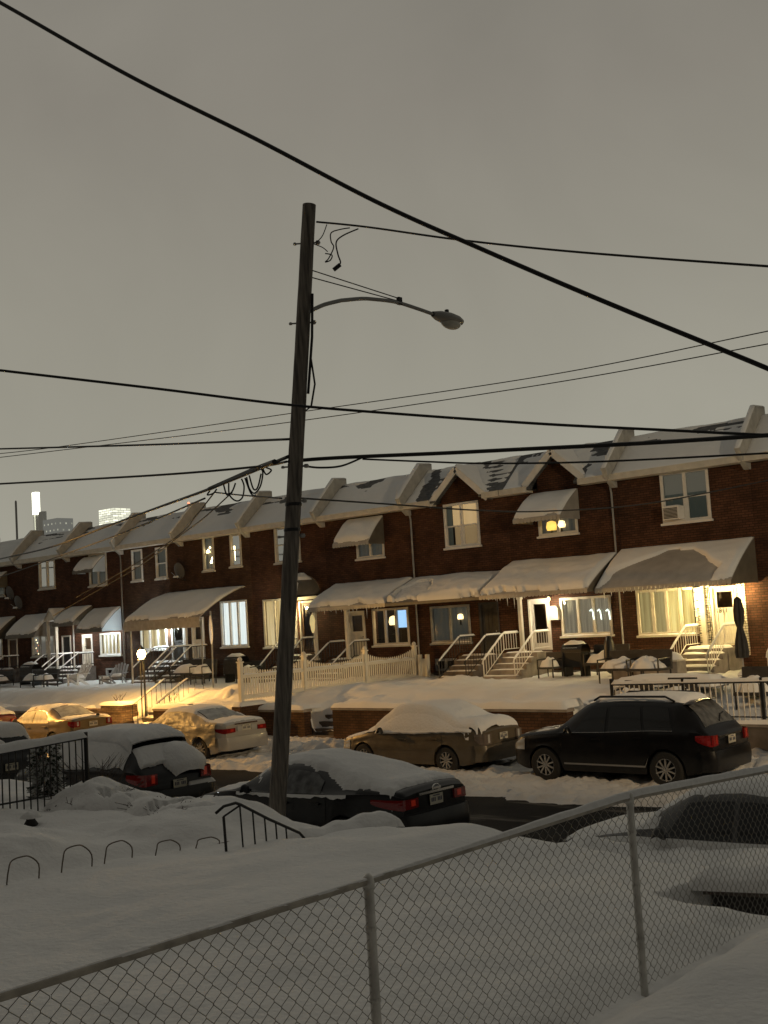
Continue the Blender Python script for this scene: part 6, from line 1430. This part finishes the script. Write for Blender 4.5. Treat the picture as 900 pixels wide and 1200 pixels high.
# snow hood behind the fence; dark box paints the shade of the hollow
r = root('hollow_shade_box', (-4.9, 9.6, 1), 'dark painted hollow under a thick snow hood behind the chain link fence at the right', 'planter')
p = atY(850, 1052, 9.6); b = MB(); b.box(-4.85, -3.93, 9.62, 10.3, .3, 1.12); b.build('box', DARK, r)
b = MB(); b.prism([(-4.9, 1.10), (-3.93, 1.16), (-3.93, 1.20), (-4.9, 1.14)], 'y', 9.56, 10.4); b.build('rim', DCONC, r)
sheet('snow', lambda u, v: (lerp(-5.05, -3.92, u), lerp(9.52, 10.8, v), lerp(1.14, 1.22, u)), (0, -.1, 1), lambda u, v: (.17 + .05 * nz(u * 3, v * 2, 5)) * edge_t(u, v, 1.4, 1.3, .25), 44, 34, r, SNOW)
# snowed in shrubs
def buried_shrub(x, y, z, rx, ry, h, label, n=26):
    o, tips = twigs('snow_covered_shrub', x, y, z, h * 1.0, n, label, rx * .9, rad=.010)
    fo = MB(); rnd = random.Random(int(x * 97))
    for k in range(420):
        a = rnd.uniform(0, 6.28); e = rnd.uniform(.0, 1.2); rr = rnd.uniform(.75, 1.0); c = Vector((x + rx * rr * math.cos(a) * math.cos(e), y + ry * rr * math.sin(a) * math.cos(e), z + h * .85 * rr * math.sin(e)))
        d = Vector((rnd.uniform(-1, 1), rnd.uniform(-1, 1), rnd.uniform(-.5, 1))).normalized() * .06; s = d.orthogonal().normalized() * .022
        fo.quad(c - s, c + d * .5 - s * .3 + Vector((0, 0, .01)), c + d, c + s)
    fo.build('leaves', FOL, o, fix=False)
    sheet('snow', lambda u, v: (x + rx * 1.12 * (2 * u - 1), y + ry * 1.12 * (2 * v - 1), z - .05 + h * (.9 + .5 * fbm(x + u * rx * 2, y + v * ry * 2, 6, 1.3)) * math.sqrt(max(0, 1 - (1.12 * (2 * u - 1)) ** 2 - (1.12 * (2 * v - 1)) ** 2))), (0, 0, 1),
          lambda u, v: (lambda d: .17 * (1 - d ** 3) * (1 if fbm(x + u * rx * 3, y + v * ry * 3, 2, 2.2) > -.16 else 0) if d < 1 else 0)(math.hypot(2 * u - 1, 2 * v - 1)), 44, 44, o, SNOW)
    return o
buried_shrub(-14.6, 10.0, 1.1, 1.1, .8, .40, 'round shrub buried under a smooth mound of snow before the snowed in SUV')
buried_shrub(-12.75, 9.9, 1.08, .95, .6, .32, 'low shrub with dark twigs showing through its snow, left of the black handrail', 40)
buried_shrub(-16.6, 8.6, 1.2, .7, .5, .35, 'small snowed in shrub left of its larger round neighbour')
# neighbour's iron railing under a slab of snow
r = root('porch_railing', (-15, 9, 1.3), 'iron porch railing under a long slab of snow at the left edge', 'railing'); RX = -15.0
MB().tube([(RX, 7.0, 2.06), (RX, 10.08, 2.18)], .024, 6).build('top_rail', BLACK, r)
MB().tube([(RX, 7.0, 1.42), (RX, 10.08, 1.42)], .014, 6).build('bottom_rail', BLACK, r)
for k in range(27): y = 7.15 + k * .11; MB().tube([(RX, y, 1.15 if k % 4 else 1.0), (RX, y, 2.06 + (y - 7) * .039)], .011, 5).build('baluster', BLACK, r)
MB().tube([(RX, 10.08, .9), (RX, 10.08, 2.26)], .032, 8).build('post', BLACK, r)
sheet('snow', lambda u, v: (RX + lerp(-.09, .09, v), lerp(6.9, 10.06, u), lerp(2.075, 2.2, u)), (0, 0, 1), lambda u, v: (.10 + .03 * nz(u * 7, 3)) * edge_t(u, v, 3.1, .18, .07), 60, 10, r)
r = root('porch_railing', (-16.6, 9, 1.3), 'farther iron railing of the same porch, half hidden behind the first at the left edge', 'railing')
MB().tube([(-16.6, 6.5, 2.05), (-16.6, 9.6, 2.05)], .022, 6).build('top_rail', BLACK, r)
for k in range(16): y = 6.6 + k * .19; MB().tube([(-16.6, y, 1.1), (-16.6, y, 2.05)], .011, 5).build('baluster', BLACK, r)
sheet('snow', lambda u, v: (-16.6 + lerp(-.25, .25, v), lerp(6.4, 9.6, u), 2.07), (0, 0, 1), lambda u, v: (.14 + .03 * nz(u * 7, 3)) * edge_t(u, v, 3.1, .5, .12), 60, 12, r)
# stubby conifer frosted with snow behind the railing
p = atY(60, 930, 9.9); TX, TY = -15.9, 9.95; r = root('frosted_conifer', (TX, TY, 1.2), 'stubby frosted conifer standing behind the left iron railing', 'tree')
MB().tube([(TX, TY, .9), (TX, TY, 1.9)], [.05, .02], 8).build('trunk', BARK, r)
rnd = random.Random(5); fo = MB(); sn = MB()
for k in range(2600):
    h = rnd.random(); rr = .25 * (1 - .22 * h) * (.8 + .2 * math.sin(h * 34)) * rnd.uniform(.7, 1.05); a = rnd.uniform(0, 6.28)
    c = Vector((TX + rr * math.cos(a), TY + rr * math.sin(a), 1.22 + .85 * h)); d = Vector((math.cos(a) * .6, math.sin(a) * .6, rnd.uniform(-.6, .3))).normalized() * .08; s = d.orthogonal().normalized() * .02
    t = sn if rnd.random() < .6 else fo
    t.quad(c - s, c + s, c + d + s * .2, c + d - s * .2)
fo.build('crown', FOL, r, fix=False); sn.build('crown_snow', SNOWF, r, fix=False)
twigs('bare_shrub', -16.4, 11.2, .7, .95, 34, 'bare twiggy shrub in front of the snowed in SUV', .55, rad=.008)
twigs('bare_shrub', -15.6, 10.8, .9, .6, 12, 'thin bare stems right behind the end post of the left railing', .35, rad=.007)
o = root('garden_ornament', (-13.9, 8.4, 1.2), 'small dark ornament poking from the snow before the buried shrub', 'ornament')
MB().lathe((-13.9, 8.45, 1.2), [(.08, 0), (.10, .06), (.06, .12), (.07, .16), (.03, .2)], 10).build('figure', DARK, o, smooth=True); blob_snow(-13.9, 8.45, 1.36, .13, .13, .10, o)
# sticks poking through the mesh shadow area

# the row on this side of the street, behind the photographer: it keeps half of the sky off the near snow
r = root('brick_row_house', (0, -6, 1.2), 'brick row on the photographer side of the street, behind the viewpoint', 'house', 'brick houses in the terraced row')
MB().box(-60, 40, -14, -2.2, .5, 8.6).build('wall', BRICK, r); b = MB(); b.prism([(-2.0, 8.6), (-2.0, 8.75), (-4.0, 10.2), (-14, 10.2), (-14, 8.6)], 'x', -60, 40); b.build('roof', SLATE, r)
